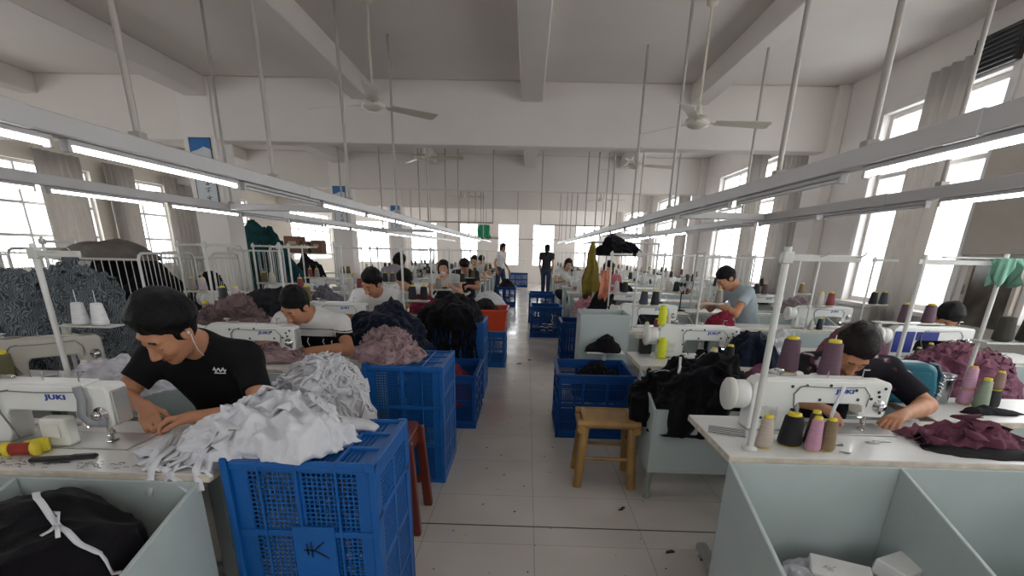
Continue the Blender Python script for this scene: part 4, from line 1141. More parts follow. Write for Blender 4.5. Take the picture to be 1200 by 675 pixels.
def wedge(mb, base):
    r = random.Random(8)
    for i in range(26):
        a = r.uniform(-1.26, -1.06); c = r.uniform(1.60, 1.72); pts = [(a, c + .10, base(a, c + .1) + r.uniform(.03, .08)), (a + r.uniform(-.03, .03), c + .03, base(a, c + .03) + .03), (a + r.uniform(-.05, .05), c - .02, base(a, c - .02) + .012), (a + r.uniform(-.07, .07), c - .05, base(a, c - .05) + .008)]
        mb.ribbon(pts, r.uniform(.008, .03), (0, -.4, 1), .002)
    mb.ribbon([(-.86, 1.86, .86), (-.78, 1.93, .83), (-.70, 1.98, .805), (-.62, 1.985, .80), (-.57, 1.96, .795)], [.06, .075, .07, .055, .03], (0, -.5, 1), .012)
    mb.ribbon([(-.90, 1.70, .80), (-.84, 1.68, .796), (-.76, 1.685, .795), (-.68, 1.675, .795)], .011, (0, 0, 1), .003)
    mb.ribbon([(-1.06, 1.74, .80), (-1.10, 1.70, .79), (-1.16, 1.67, .775), (-1.25, 1.635, .765)], [.03, .035, .04, .03], (0, 0, 1), .004)
drape('garment_pile', 'white cut pieces spilling from the nearest left table onto the nearest crate', 'garment pile', -1.00, 1.825, .36, .20, .165, basew, M_whitecloth, 9, .056, 9.5, 320, 140, edges=(wedge,), flaps=10, ramp=lambda x: min(1., max(.22, (x + 1.42) / .50)), ylim=lambda x, u: (1.604 if x > -1.03 else 1.572) + .005 * math.sin(u * 31) * math.sin(u * 13 + 1))

heap('garment_pile', 'white strips piled over the bin behind the nearest sewer', (-1.15, 2.93, .47), .31, .27, .47, '#dfdfe1', 12, m=mat('white_strip_cloth', '#dcdce0', .85, var=.05, scale=12, bump=.2, bscale=140, spec=.2), nr=60, na=150, fold=.045, freq=8, strips=190, stripw=.020, stripl=.26)
heap('garment_pile', 'mauve trimmings on the second blue crate', (-.87, 3.47, .772), .20, .17, .19, '#a58c8f', 14, m=M_mauve, nr=60, na=150, fold=.05, freq=13, sharp=.8, strips=150, stripw=.016, stripl=.22)
heap('garment_pile', 'navy garments heaped over the bin beside the white shirted man', (-1.14, 4.42, .62), .36, .27, .42, '#1c2231', 16, m=M_navycloth, nr=80, na=200, fold=.055, freq=6)
heap('garment_pile', 'wine red garments in the open blue crate left of the aisle', (-.70, 4.72, .20), .25, .32, .30, '#6b2233', 17, nr=40, na=100, fold=.04, freq=8)
hb2 = heap_mesh(.36, .36, .27, 18, 50, 140, .04, 6, 1.7, 0, .2)
r = random.Random(6)
for i in range(60):
    x = r.uniform(-.2, .30); hb2.ribbon([(x, -.26, .10), (x + r.uniform(-.02, .02), -.33, .02), (x + r.uniform(-.03, .03), -.345, -.12), (x + r.uniform(-.05, .05), -.35, -r.uniform(.2, .42))], r.uniform(.006, .022), (0, -1, 0), .002)
o = hb2.build('garment_pile', M_blackcloth, None, (-.80, 5.66, .72)); tag(o, 'black garments with hanging ties heaped on a crate, left of the aisle', 'garment pile', None, 'stuff')
heap('garment_pile', 'black garments in the orange crate', (-.55, 7.42, .60), .25, .32, .24, '#17161a', 19, nr=36, na=90, fold=.03, freq=6)
heap('garment_pile', 'white cloth heaped beyond the orange crate', (-.62, 9.1, .45), .34, .5, .36, '#dcdde0', 20, nr=36, na=90, fold=.03, freq=5)
heap('garment_pile', 'black cloth on the far left aisle crate', (-.56, 15.7, .46), .24, .34, .28, '#1a171a', 21, nr=24, na=60, fold=.03, freq=5)
heap('garment_pile', 'black garments inside the open crate beside the bamboo stool', (.66, 4.58, .30), .20, .26, .26, '#17171a', 22, nr=46, na=110, fold=.045, freq=6, strips=40)
o = heap('garment_pile', 'black garments filling the bin right of the bamboo stool', (1.10, 3.36, .43), .40, .28, .40, '#191619', 23, m=M_blackcloth, nr=90, na=220, fold=.065, freq=6, sharp=2.0, flaps=8)
f = top_z(o, 0, 0, .7); b = MB(); b.ribbon(on(dense([(1.0, 3.42), (.985, 3.34), (.955, 3.26)])), .016, (0, 0, 1), .002); b.ribbon(on(dense([(.83, 3.36), (.88, 3.35), (.92, 3.345)])), .014, (0, 0, 1), .002); b.ribbon(on(dense([(1.10, 3.40), (1.14, 3.385)])), .014, (0, 0, 1), .002)
c = b.build('drawstring', M_whitecloth); c.parent = o; c.matrix_parent_inverse = o.matrix_basis.inverted(); c['label'] = 'white drawstring ends'
heap('garment_pile', 'wine red garment at the right end of the black filled bin', (1.50, 3.42, .54), .12, .14, .24, '#5b2438', 24, m=M_wine, nr=30, na=80, fold=.03, freq=7)
heap('garment_pile', 'black garment bundle with a white tag on the second right table', (1.63, 3.80, .752), .19, .17, .22, '#171a22', 25, m=M_navycloth, nr=46, na=110, fold=.035, freq=6)
drape('garment_pile', 'wine garments on the nearest right table', 'garment pile', 1.86, 2.15, .25, .13, .055, lambda x, y: .757, M_wine, 26, .036, 11, flaps=8)
heap('garment_pile', 'black folded cloth under the wine garments on the nearest right table', (1.86, 2.05, .7515), .22, .12, .012, '#1c1a1d', 27, nr=24, na=70, fold=.006, freq=5, kind=None, cat='cloth')
heap('garment_pile', 'wine garments heaped in the bin by the right windows', (3.05, 3.80, .50), .52, .26, .40, '#79405a', 28, m=mat('rose_wine_cloth', '#6c4453', .85, var=.25, scale=14, bump=.3, bscale=140, spec=.2), nr=60, na=150, fold=.035, freq=9, strips=60)
heap('garment_pile', 'wine garments behind the head of the nearest right sewer', (2.55, 4.25, .752), .26, .16, .20, '#79405a', 29, m=MATS['rose_wine_cloth'], nr=36, na=90, fold=.03, freq=9)
heap('garment_pile', 'striped steel grey garments piled on the table at far left', (-3.30, 3.75, .62), .62, .42, .60, '#4a4f53', 31, m=M_striped, nr=90, na=220, fold=.085, freq=6.5, flaps=10)
heap('garment_pile', 'steel grey bundle on the table right of the striped pile', (-2.83, 4.20, .752), .25, .24, .30, '#4d5357', 32, m=M_grey2, nr=46, na=110, fold=.035, freq=6)
heap('garment_pile', 'black garments overflowing the wire trolley at left', (-4.35, 6.1, .45), .62, .50, .92, '#131214', 33, m=M_blackcloth, nr=60, na=140, fold=.06, freq=4)
heap('cloth_cover', 'grey dust cloth laid over the wire trolley at left', (-4.55, 6.05, 1.28), .48, .45, .20, '#6f6a66', 34, nr=40, na=100, fold=.015, freq=3, kind=None, cat='cloth')
heap('garment_pile', 'dark garments in the wire trolley before the nearest column', (-4.05, 6.95, .3), .34, .33, .86, '#1c1a1b', 35, nr=40, na=100, fold=.05, freq=7)
heap('garment_pile', 'mauve garments piled behind the nearest sewer', (-2.42, 4.42, .752), .34, .22, .26, '#7a676a', 36, m=mat('dusty_mauve_cloth', '#7d696b', .9, var=.25, scale=14, bump=.3, bscale=140, spec=.15), nr=50, na=130, fold=.06, freq=10, strips=110, stripw=.016)
heap('garment_pile', 'dark green black garments on the table at the left edge', (-3.35, 2.72, .752), .30, .20, .16, '#1a1c1d', 37, nr=40, na=100, fold=.03, freq=5)
# tall teal netting pile beside the column
mb = heap_mesh(.78, .5, 1.75, 38, 60, 140, .07, 5, .9, 0, .15); mb.v = [(x - .28 * max(0, z) / 1.7, y, z) for x, y, z in mb.v]
o = mb.build('netting_pile', M_teal, None, (-4.20, 9.60, 0)); tag(o, 'tall teal netting pile leaning by the nearest left column', 'netting pile', None, 'stuff')
# clear plastic bags behind the nearest machine
M_film = mat('clear_plastic_film', '#b4b4bb', .15, var=.25, scale=18, bump=.6, bscale=40, spec=.8)
heap('plastic_bag', 'crumpled clear plastic bags left of the nearest sewer', (-2.08, 2.62, .752), .27, .19, .15, '#b4b4bb', 41, m=M_film, nr=50, na=120, fold=.035, freq=11, cat='plastic bag')
heap('work_piece', 'mauve pieces under the needle of the second left machine', (-1.66, 3.44, .758), .22, .10, .07, '#9a7f83', 42, m=M_mauve, nr=34, na=90, fold=.02, freq=10, strips=60, stripw=.012, kind=None, cat='cloth')

for i, (lab, loc, rx, ry, h_, hx) in enumerate((('pink and white patterned cloth heaped beside the mustard garment', (.98, 8.50, .60), .24, .24, .30, '#b8818c'), ('rose cloth heap on the fifth table right of the aisle', (1.25, 8.98, .752), .26, .18, .22, '#a55f70'), ('white plastic bundle on the second right table beside the black one', (1.86, 3.98, .752), .15, .13, .15, '#c6c7cb'), ('crimson garment bundle near the desk fan by the windows', (2.12, 5.98, .752), .13, .11, .12, '#7d2436'), ('wine red garment bundle at the fourth left table', (-1.20, 6.52, .752), .19, .13, .22, '#70263a'), ('crumpled white cloth behind the second left machine', (-1.98, 3.62, .752), .19, .10, .12, '#d8d8d6'), ('black garment lump at the left end of the fourth right table', (1.02, 7.30, .752), .19, .15, .22, '#17171a'), ('black garment lump at the left end of the fifth right table', (1.55, 8.98, .752), .22, .14, .26, '#1b1b20'), ('black garment lump on the sixth right table', (1.35, 10.70, .752), .26, .15, .28, '#17171a'), ('dark bundle at the right end of the fifth left table', (-1.22, 8.24, .752), .15, .13, .16, '#1d1c20'), ('black bundle at the right end of the sixth left table', (-1.22, 9.86, .752), .15, .13, .18, '#17171a'), ('dark navy bundle at the right end of the seventh left table', (-1.2, 11.5, .752), .15, .13, .18, '#1e2431'), ('charcoal garments on the third table in the second left line', (-2.8, 5.95, .752), .36, .2, .28, '#26262b'))):
    heap('garment_pile', lab, loc, rx, ry, h_, hx, 70 + i, nr=36, na=96, fold=.05, freq=9)
# hanging cloth: olive garment, peach cloth, black garments on a rod
def hang(name, label, x, y, zt, zb, w0, w1, m, seed, cat='garment', depth=.06):
    V = []; F = []; n = 84; rows = 34; r = Vector((seed * 2.3, seed, 0))
    for i in range(rows + 1):
        u = i / rows; w = w0 + (w1 - w0) * (u ** .7); z = zt + (zb - zt) * u
        for k in range(n):
            a = 2 * PI * k / n; fo = 1 + .35 * math.sin(a * 5 + seed) * u + .22 * math.sin(a * 11 + 2 * seed + u * 3) * u ** .5 + .3 * noise.noise(Vector((math.cos(a) * 2, math.sin(a) * 2, z * 4)) + r)
            V.append((x + math.cos(a) * w / 2 * fo + .05 * noise.noise(Vector((z * 3, seed, 0))), y + math.sin(a) * (depth / 2 + .01) * fo, z + (.06 * math.sin(a * 3 + seed) * u)))
    for i in range(rows):
        for k in range(n): F.append((i * n + k, (i + 1) * n + k, (i + 1) * n + (k + 1) % n, i * n + (k + 1) % n))
    F.append(tuple(range(n))); F.append(tuple(reversed(range(rows * n, (rows + 1) * n))))
    mb = MB(); mb.add(V, F, 0, True); o = mb.build(name, m); tag(o, label, cat); return o
hang('hanging_garment', 'olive mustard garment hanging right of the aisle', .86, 7.5, 1.60, .93, .04, .20, mat('olive_cloth', '#7a6a24', .85, var=.25, scale=9, bump=.3), 1)
hang('hanging_cloth', 'peach orange cloth hanging beside the olive garment', 1.02, 7.2, 1.26, .92, .10, .13, mat('peach_cloth', '#d2856a', .85, var=.3, scale=9, bump=.3), 2, 'cloth')
heap('garment_pile', 'black garments bundled over a high rod right of the aisle', (1.24, 8.0, 1.43), .30, .10, .22, '#191619', 63, m=M_blackcloth, nr=36, na=90, fold=.05, freq=8)
hang('hanging_cloth', 'green cloth hanging in the far rod frame', -1.42, 18.5, 2.24, 1.86, .34, .30, mat('bright_green_cloth', '#1f9a6d', .7, var=.1), 4, 'cloth', .04)
b = MB(); b.cyl((.84, 8.0, 1.60), (1.85, 8.0, 1.60), .012, 8)
for x in (1.12, 1.83): b.cyl((x, 8.0, 0), (x, 8.0, 1.60), .013, 8)
b.cyl((.86, 7.5, 1.60), (.86, 8.0, 1.60), .01, 8); tag(b.build('garment_rack', M_pole), 'white pipe garment rack right of the aisle', 'rack')
hang('face_mask', 'mint green cloth mask caught on the stand post at right', 2.44, 2.90, 1.48, 1.40, .10, .11, mat('mint_cloth', '#8fc7b0', .7, var=.1), 6, 'mask', .10)

# curtains
M_curt = mat('grey_beige_curtain', '#cbc6c1', .85, var=.06, scale=6, bump=.1, bscale=90)
_nt = M_curt.node_tree; _b = [n for n in _nt.nodes if n.type == 'BSDF_PRINCIPLED'][0]; _o = [n for n in _nt.nodes if n.type == 'OUTPUT_MATERIAL'][0]
_t = _nt.nodes.new('ShaderNodeBsdfTranslucent'); _t.inputs[0].default_value = lin('#cdc8c3') + (1,); _m = _nt.nodes.new('ShaderNodeMixShader'); _m.inputs[0].default_value = .32
_nt.links.new(_b.outputs[0], _m.inputs[1]); _nt.links.new(_t.outputs[0], _m.inputs[2]); _nt.links.new(_m.outputs[0], _o.inputs[0])
def curtain(label, x, y0, y1, z0, z1, wave, amp=.03):
    b = MB(); n = 60; V = []; F = []; sg = 1 if x < 0 else -1
    for i in range(n + 1):
        u = i / n; y = y0 + (y1 - y0) * u
        for j, z in enumerate((z0, (z0 + z1) / 2, z1)):
            d = amp * math.sin(u * wave * 2 * PI + .3 * j) + .4 * amp * math.sin(u * wave * 5 + j)
            V.append((x + d, y, z))
    for i in range(n):
        for j in range(2): F.append((i * 3 + j, i * 3 + j + 1, i * 3 + j + 4, i * 3 + j + 3))
    b.add(V, F, 0, True); o = b.build('curtain', M_curt); md = o.modifiers.new('th', 'SOLIDIFY'); md.thickness = .004
    tag(o, label, 'curtain', 'curtains at the windows'); return o
curtain('bunched grey curtain across the nearest right window', 4.19, 6.12, 6.76, .35, 3.3, 4, .028)
curtain('wide pale curtain between the first and second right windows', 4.16, 8.98, 10.0, .3, 3.3, 6, .035)
curtain('bunched curtain in the middle of the second right window', 4.19, 10.75, 11.4, .3, 3.3, 5, .03)
curtain('curtain at the near end of the third right window', 4.19, 15.4, 16.4, .3, 3.3, 6, .03)
curtain('pale curtain at the near left window', -8.86, 10.4, 11.5, .3, 3.0, 6, .035)
curtain('pale curtain between the two left windows', -8.86, 12.1, 13.0, .3, 3.0, 6, .035)
curtain('pale curtain at the far left window', -8.86, 14.0, 15.2, .3, 3.0, 6, .035)

# inward-open sash, beige blind board and louvre at the right pier
M_dglass = mat('dim_reflecting_glass', '#4a423b', .12, var=.5, scale=5, spec=.7)
t = thing('window_sash', 'open casement sash with dim glass against the right pier', 'window sash', (4.27, 5.22, 1.17))
b = MB()
for y in (-.28, .28): b.box((0, y, 0), (.04, .05, .66), .004)
for z in (-.31, .31): b.box((0, 0, z), (.04, .51, .05), .004)
b.build('frame', mat('beige_sash_frame', '#b5aca0', .4), t); b = MB(); b.box((0, 0, 0), (.008, .51, .58)); b.build('glass', M_dglass, t)
b = MB(); b.cyl((-.03, .27, 0), (-.03, .27, .03), .008); b.box((-.035, .27, .04), (.015, .015, .09), .003); b.build('handle', M_steel, t)
b = MB(); b.box((4.275, 5.25, 2.15), (.045, .86, 1.25), .004); tag(b.build('blind_board', mat('beige_blind', '#b3aba1', .7, var=.04)), 'beige blind board on the pier right of the nearest window', 'blind')
t = thing('wall_louvre', 'black louvred vent high on the right wall', 'vent', (4.26, 5.95, 3.28))
b = MB(); b.box((0, 0, 0), (.08, .55, .30), .004); b.build('frame', M_dark, t)
for i in range(7):
    b = MB(); b.box((-.045, 0, -.12 + .04 * i), (.03, .50, .006), 0, 0, Matrix.Translation((0, 0, 0))); b.build('slat', M_grey, t)

# wire trolleys
def trolley(label, loc, X, Y, H, name='wire_trolley', rz=0):
    t = thing(name, label, 'trolley', loc, rz, 'white wire trolleys')
    b = MB()
    for x in (-X / 2, X / 2):
        b.tube([(x, -Y / 2, .10), (x, -Y / 2, H - .06), (x, -Y / 2 + .02, H - .02), (x, -Y / 2 + .06, H), (x, Y / 2 - .06, H), (x, Y / 2 - .02, H - .02), (x, Y / 2, H - .06), (x, Y / 2, .10)], .014, 8)
    for y in (-Y / 2, Y / 2):
        for z in (.13, H - .06): b.cyl((-X / 2, y, z), (X / 2, y, z), .010, 8)
    for x in (-X / 2, X / 2): b.cyl((x, -Y / 2, .13), (x, Y / 2, .13), .010, 8)
    b.build('frame', M_pole, t)
    b = MB()
    for y in (-Y / 2, Y / 2):
        n = round(X / .075)
        for i in range(1, n): b.cyl((-X / 2 + X * i / n, y, .13), (-X / 2 + X * i / n, y, H - .06), .004, 6)
    for x in (-X / 2, X / 2):
        n = round(Y / .075)
        for i in range(1, n): b.cyl((x, -Y / 2 + Y * i / n, .13), (x, -Y / 2 + Y * i / n, H), .004, 6)
    b.box((0, 0, .13), (X, Y, .012)); b.build('wire_mesh', M_pole, t)
    for x in (-X / 2 + .02, X / 2 - .02):
        for y in (-Y / 2 + .02, Y / 2 - .02):
            b = MB(); b.lathe([(.0001, -.014), (.045, -.014), (.048, 0), (.045, .014), (.0001, .014)], (x, y, .048), 14, 'X'); b.box((x, y, .09), (.03, .03, .04), .003); b.build('caster', M_dark, t)
    return t
trolley('white wire trolley of black garments at left', (-4.42, 6.05, 0), 1.0, .95, 1.36)
trolley('white wire trolley at the left edge of the picture', (-5.75, 6.05, 0), 1.0, .95, 1.38)
trolley('white wire trolley of dark garments before the nearest column', (-4.08, 6.95, 0), .62, .62, 1.36)
trolley('white wire trolley before the teal netting pile', (-3.95, 8.13, 0), .6, .42, 1.45)
trolley('white wire trolley by the right windows', (2.78, 8.08, 0), .64, .38, 1.5)
trolley('white wire trolley at the far end of the aisle', (-.55, 25.8, 0), .9, .6, 1.15)
# ------------------------------------------------------------------ people in their places
T = lambda hexc, n: mat('shirt_' + n, hexc, .88, var=.07, scale=10, bump=.2, bscale=150, spec=.2)
SH_black = T('#141416', 'black'); SH_white = T('#d9d9d8', 'white'); SH_grey = T('#9fabb0', 'grey_blue'); SH_pale = T('#cdcfcd', 'pale'); SH_pink = T('#b8707e', 'pink'); SH_dark = T('#33343a', 'dark')

def floral():
    m = bpy.data.materials.new('dark_floral_cloth'); m.use_nodes = True; nt = m.node_tree; bs = nt.nodes['Principled BSDF']; N = nt.nodes.new; L = nt.links.new
    tc = N('ShaderNodeTexCoord'); v = N('ShaderNodeTexVoronoi'); v.inputs['Scale'].default_value = 11; n = N('ShaderNodeTexNoise'); n.inputs['Scale'].default_value = 11
    ad = N('ShaderNodeMix'); ad.data_type = 'VECTOR'; ad.inputs[0].default_value = .08
    L(tc.outputs['Object'], ad.inputs[4]); L(n.outputs['Color'], ad.inputs[5]); L(ad.outputs[1], v.inputs['Vector'])
    r = N('ShaderNodeValToRGB'); e = r.color_ramp.elements; e[0].position = .16; e[0].color = lin('#a9a3a6') + (1,); e[1].position = .30; e[1].color = lin('#1b1920') + (1,)
    k = e.new(.22); k.color = lin('#5e3a44') + (1,)
    L(v.outputs[0], r.inputs[0]); L(r.outputs[0], bs.inputs['Base Color']); bs.inputs['Roughness'].default_value = .85; bs.inputs['Specular IOR Level'].default_value = .2
    return m
SH_floral = floral()

# nearest left sewer, black T-shirt
J = dict(pelvis=(-1.42, 2.51, .54), waist=(-1.42, 2.47, .70), chest=(-1.42, 2.37, .90), neck=(-1.405, 2.25, 1.065), head=(-1.420, 2.09, 1.150),
         fwd=(-.30, -.64, -.70), up=(-.05, -.55, .8), shL=(-1.205, 2.26, 1.005), shR=(-1.605, 2.25, .995), elL=(-1.10, 2.13, .80), elR=(-1.70, 2.13, .845),
         wrL=(-1.345, 2.03, .80), wrR=(-1.535, 2.035, .835), dL=(-.95, -.35, -.05), dR=(.55, -.62, -.35), nL=(0, -.35, -1), nR=(.3, .1, -1), tL=(-.3, -1, .2), tR=(.6, .3, .4), curl=.95,
         hipL=(-1.32, 2.49, .53), hipR=(-1.52, 2.49, .53), knL=(-1.26, 2.12, .50), knR=(-1.58, 2.12, .50), anL=(-1.28, 2.18, .085), anR=(-1.58, 2.18, .085))
p = person('person', 'person in a black T-shirt sewing at the nearest left table, head bent', J, SH_black, .0052, hair_t=.034, sleeve=.60, sc=1.08, seed=.3)
# small white chest emblem
b = MB(); pts = [(-1.318 + .055 * i / 9, 2.187, .962 + .010 * math.sin(i * 2.1) + .004 * (i % 2)) for i in range(10)]
b.ribbon(pts, .006, (0, -1, 0), .0015); b.box((-1.29, 2.187, .950), (.05, .002, .004))
p_em = b.build('shirt_emblem', M_whitecloth, p)
b = MB(); b.tube([(-1.322, 2.088, 1.128), (-1.318, 2.09, 1.10), (-1.325, 2.12, 1.06), (-1.33, 2.16, 1.03)], .0018, 6); b.lathe([(.0001, -.006), (.007, -.004), (.007, .004), (.0001, .006)], (-1.330, 2.085, 1.134), 10, 'X'); b.build('earphone', M_whitecloth, p)

# second left sewer, white T-shirt with black lower half
J = dict(pelvis=(-1.50, 4.14, .54), waist=(-1.50, 4.06, .70), chest=(-1.51, 3.92, .88), neck=(-1.535, 3.83, 1.01), head=(-1.585, 3.71, 1.085),
         fwd=(-.32, -.62, -.70), up=(-.05, -.5, .8), shL=(-1.325, 3.84, .955), shR=(-1.735, 3.84, .955), elL=(-1.225, 3.66, .80), elR=(-1.83, 3.68, .80),
         wrL=(-1.44, 3.58, .80), wrR=(-1.66, 3.60, .80), dL=(-.95, -.25, -.05), dR=(.8, -.5, -.05), nL=(0, 0, -1), nR=(0, 0, -1), tL=(-.3, -1, .2), tR=(.3, -1, .2), curl=.6,
         hipL=(-1.41, 4.12, .53), hipR=(-1.60, 4.12, .53), knL=(-1.36, 3.74, .50), knR=(-1.66, 3.74, .50), anL=(-1.38, 3.78, .085), anR=(-1.64, 3.78, .085))
def zone2(P):
    arm = (P[:, 0] > -1.325) | (P[:, 0] < -1.735)
    return np.where(np.where(arm, P[:, 2] < .905, P[:, 2] < .862), 1, np.where(np.abs(P[:, 2] - .915) < .003, 1, 0))
p = person('person', 'person in a white and black T-shirt at the second left machine', J, [SH_white, SH_black], .0055, hair_t=.017, sleeve=.64, shirt_zone=zone2, seed=1.3)
b = MB()
for i, (x, z0, z1) in enumerate(((-1.54, .855, .80), (-1.53, .79, .77), (-1.43, .85, .81), (-1.37, .84, .81))): b.ribbon([(x, 3.768, z0), (x - .008, 3.764, (z0 + z1) / 2), (x + .006, 3.762, z1)], .006, (0, -1, 0), .001)
b.build('shirt_print', M_whitecloth, p)

# third left sewer, white T-shirt
J = put_on(seated(0, .34, (-.42, -.62, -.66), (-.16, .02), .785, .03, .0), -1.50, 5.70)
p = person('person', 'person with short hair in a plain white T-shirt behind the navy garments', J, SH_white, .007, hair_t=.022, sleeve=.5, seed=2.1, soft=False)
J = put_on(seated(0, .36, (-.35, -.55, -.75), (-.22, .0), .785, .0, .05), -1.50, 7.28)
p = person('person', 'person with dark long hair in a white T-shirt at the fourth left machine', J, SH_white, .008, hair='tail', hair_t=.020, sleeve=.5, seed=3.1, woman=True, skin=M_skin2)
J = put_on(seated(0, .10, (.0, -.97, -.22), (-.02, .10), .90, .0, .0), -1.29, 8.88, .02); J['wrR'] = tuple(np.array(J['head']) + np.array((-.02, -.20, -.16))); J['elR'] = tuple(np.array(J['shR']) + np.array((-.06, -.16, -.22))); J['dR'] = (.2, .5, .8); J['nR'] = (0, 1, 0); J['tR'] = (1, 0, 0)
p = person('person', 'person with tied hair in a pale top holding a white mask', J, SH_pale, .008, hair='tail', hair_t=.018, sleeve=.45, seed=4.1, woman=True, skin=M_skin2)
hd = np.array(J['head']); b = MB(); b.lathe([(.0001, -.022), (.03, -.014), (.043, .004), (.040, .008), (.028, -.008), (.0001, -.016)], (hd[0] + .005, hd[1] - .112, hd[2] - .085), 16, 'Y'); b.build('mask', M_whitecloth, p)

# people further off: a few figures, copied with other shirts
def figure(key, J, **kw): return person('person', key, J, **kw)
F1 = figure('person with short hair bent over the sixth left machine', seated(0, .34, (-.2, -.6, -.76), (-.14, .08)), shirt=SH_dark, h=.010, hair_t=.022, soft=True, loc=(-1.13, 10.52, .04))
F2 = figure('person with tied hair facing the camera, far along the left line', seated(0, .12, (-.1, -.9, -.4), (-.14, .10)), shirt=SH_pale, h=.010, hair='tail', soft=True, woman=True, skin=M_skin2, loc=(-1.27, 13.78, .06))
def fig(src, label, loc, rz=0, shirt=None):
    c = copy_tree(src, loc, rz, label)
    if shirt:
        for o in bpy.data.objects:
            if o.parent is c and o.name.startswith('shirt'): o.material_slots[0].link = 'OBJECT'; o.material_slots[0].material = shirt
    return c
# grey-blue man turned to the left, right of the aisle
J = seated(0, .26, (.05, -.70, -.72), (-.12, .12), .86, 0, 0)
p = person('person', 'person in a grey blue T-shirt turned sideways by the right windows', J, SH_grey, .0065, hair_t=.018, seed=6.2, loc=(2.64, 6.43, .065), rz=math.radians(-80))
fig(F2, 'person in a pink top facing the camera, right of the aisle', (1.36, 9.66, .05), 0, SH_pink)
fig(F1, 'person in a pale top beside the mustard garment, right of the aisle', (1.0, 11.38, .04), math.radians(30), SH_pale)
fig(F2, 'person in a white top at the far machines right of the aisle', (.85, 13.1, .04), math.radians(20), SH_white)
fig(F1, 'person with black hair seen behind the blue panelled machine', (3.43, 4.98, -.13), 0, SH_black)
fig(F2, 'person with long dark hair in the second left line', (-2.20, 8.87, .10), math.radians(150), T('#8a858c', 'mauve_grey'))
fig(F1, 'person in a white top at the far end of the left line', (-1.35, 17.0, .05), 0, SH_white)
# nearest right sewer, dark floral shirt, bent low behind the machine
J = dict(pelvis=(1.66, 2.94, .54), waist=(1.66, 2.92, .70), chest=(1.66, 2.83, .85), neck=(1.645, 2.735, .975), head=(1.600, 2.625, 1.050),
         fwd=(-.10, -.55, -.83), up=(0, -.8, .55), shL=(1.855, 2.74, .935), shR=(1.45, 2.76, .935), elL=(1.98, 2.56, .795), elR=(1.24, 2.56, .83),
         wrL=(1.745, 2.385, .795), wrR=(1.325, 2.385, .835), dL=(-.78, -.60, -.08), dR=(.80, -.42, -.22), nL=(0, 0, -1), nR=(0, .1, -1), tL=(-.7, .7, .1), tR=(.5, .8, .1), curl=.35,
         hipL=(1.76, 2.92, .53), hipR=(1.56, 2.92, .53), knL=(1.80, 2.54, .50), knR=(1.52, 2.54, .50), anL=(1.80, 2.60, .085), anR=(1.52, 2.60, .085))
p = person('person', 'person in a dark floral shirt bent behind the nearest right machine', J, SH_floral, .0052, hair_t=.021, hairm=M_hair2, sleeve=.80, seed=7.7)

def standing(stride=.12, lean=.03, arm=.1):
    J = dict(pelvis=(0, 0, .95), waist=(0, -.01, 1.08), chest=(0, -.02 - lean, 1.27), neck=(0, -.02 - lean, 1.43), head=(0, -.055 - lean * 1.4, 1.565), fwd=(0, -.95, -.25), up=(0, -.1, 1))
    for S_, s_ in (('L', 1), ('R', -1)):
        J['sh' + S_] = (s_ * .18, -.01 - lean, 1.385); J['el' + S_] = (s_ * .225, .02 - s_ * arm * .4, 1.11); J['wr' + S_] = (s_ * .21, -.10 - s_ * arm, .88); J['d' + S_] = (0, -.2, -1); J['n' + S_] = (-s_, 0, 0); J['t' + S_] = (0, -1, 0)
        J['hip' + S_] = (s_ * .09, 0, .92); J['kn' + S_] = (s_ * .095, -s_ * stride * .6 - .03, .50); J['an' + S_] = (s_ * .095, -s_ * stride + .02, .085)
    J['curl'] = .6; return J
W1 = figure('person in dark clothes standing at the right edge of the aisle, far off', standing(), shirt=SH_dark, h=.011, hair='long', soft=True, woman=True, loc=(.62, 18.2, 0), pants=fabric('blue_jeans', '#39455c'), rz=math.radians(170))
c = fig(W1, 'person in white standing far off on the left of the aisle', (-.86, 18.0, 0), math.radians(60), SH_white)

for lab, loc in (('stool under the nearest left sewer', (-1.42, 2.49, 0)), ('stool under the second left sewer', (-1.50, 4.11, 0)), ('stool under the third left sewer', (-1.50, 5.74, 0)), ('stool under the fourth left sewer', (-1.50, 7.32, 0)), ('stool under the person with the white mask', (-1.29, 8.92, 0)), ('stool under the grey shirted person', (2.66, 6.43, 0)), ('stool under the nearest right sewer', (1.66, 2.90, 0))):
    seat_stool(loc, 'round blue work ' + lab)

# ------------------------------------------------------------------ things on the near tables
M_spoolr = mat('red_thread', '#8f2d20', .7, var=.1, scale=40, stretch=(1, 40, 1))
def spool_red(label, loc, rz):
    t = thing('thread_spool', label, 'thread spool', loc, rz, 'spools lying on the left table')
    b = MB(); b.lathe([(.019, -.035), (.022, -.03), (.022, .03), (.019, .035)], n=18, axis='X'); b.build('thread', M_spoolr, t)
    
    for x0, x1 in ((-.052, -.034), (.034, .052)):
        b = MB(); b.lathe([(.0001, x0), (.024, x0), (.026, x0 + .004), (.026, x1 - .004), (.024, x1), (.0001, x1)], n=18, axis='X'); b.build('flange', M_yellow, t)
    return t
a_ = spool_red('red thread spool with yellow ends lying on the nearest left table', (-1.745, 1.685, .7785), math.radians(12))
copy_tree(a_, (-1.865, 1.66, .7785), math.radians(12), 'second red spool lying behind the first at the left edge')
cone('yellow thread cone lying on its side beside the red spools', (-1.70, 1.745, .777), '#cfc02d', .026, .020, .07, (PI / 2, 0, math.radians(-60)), core=True)
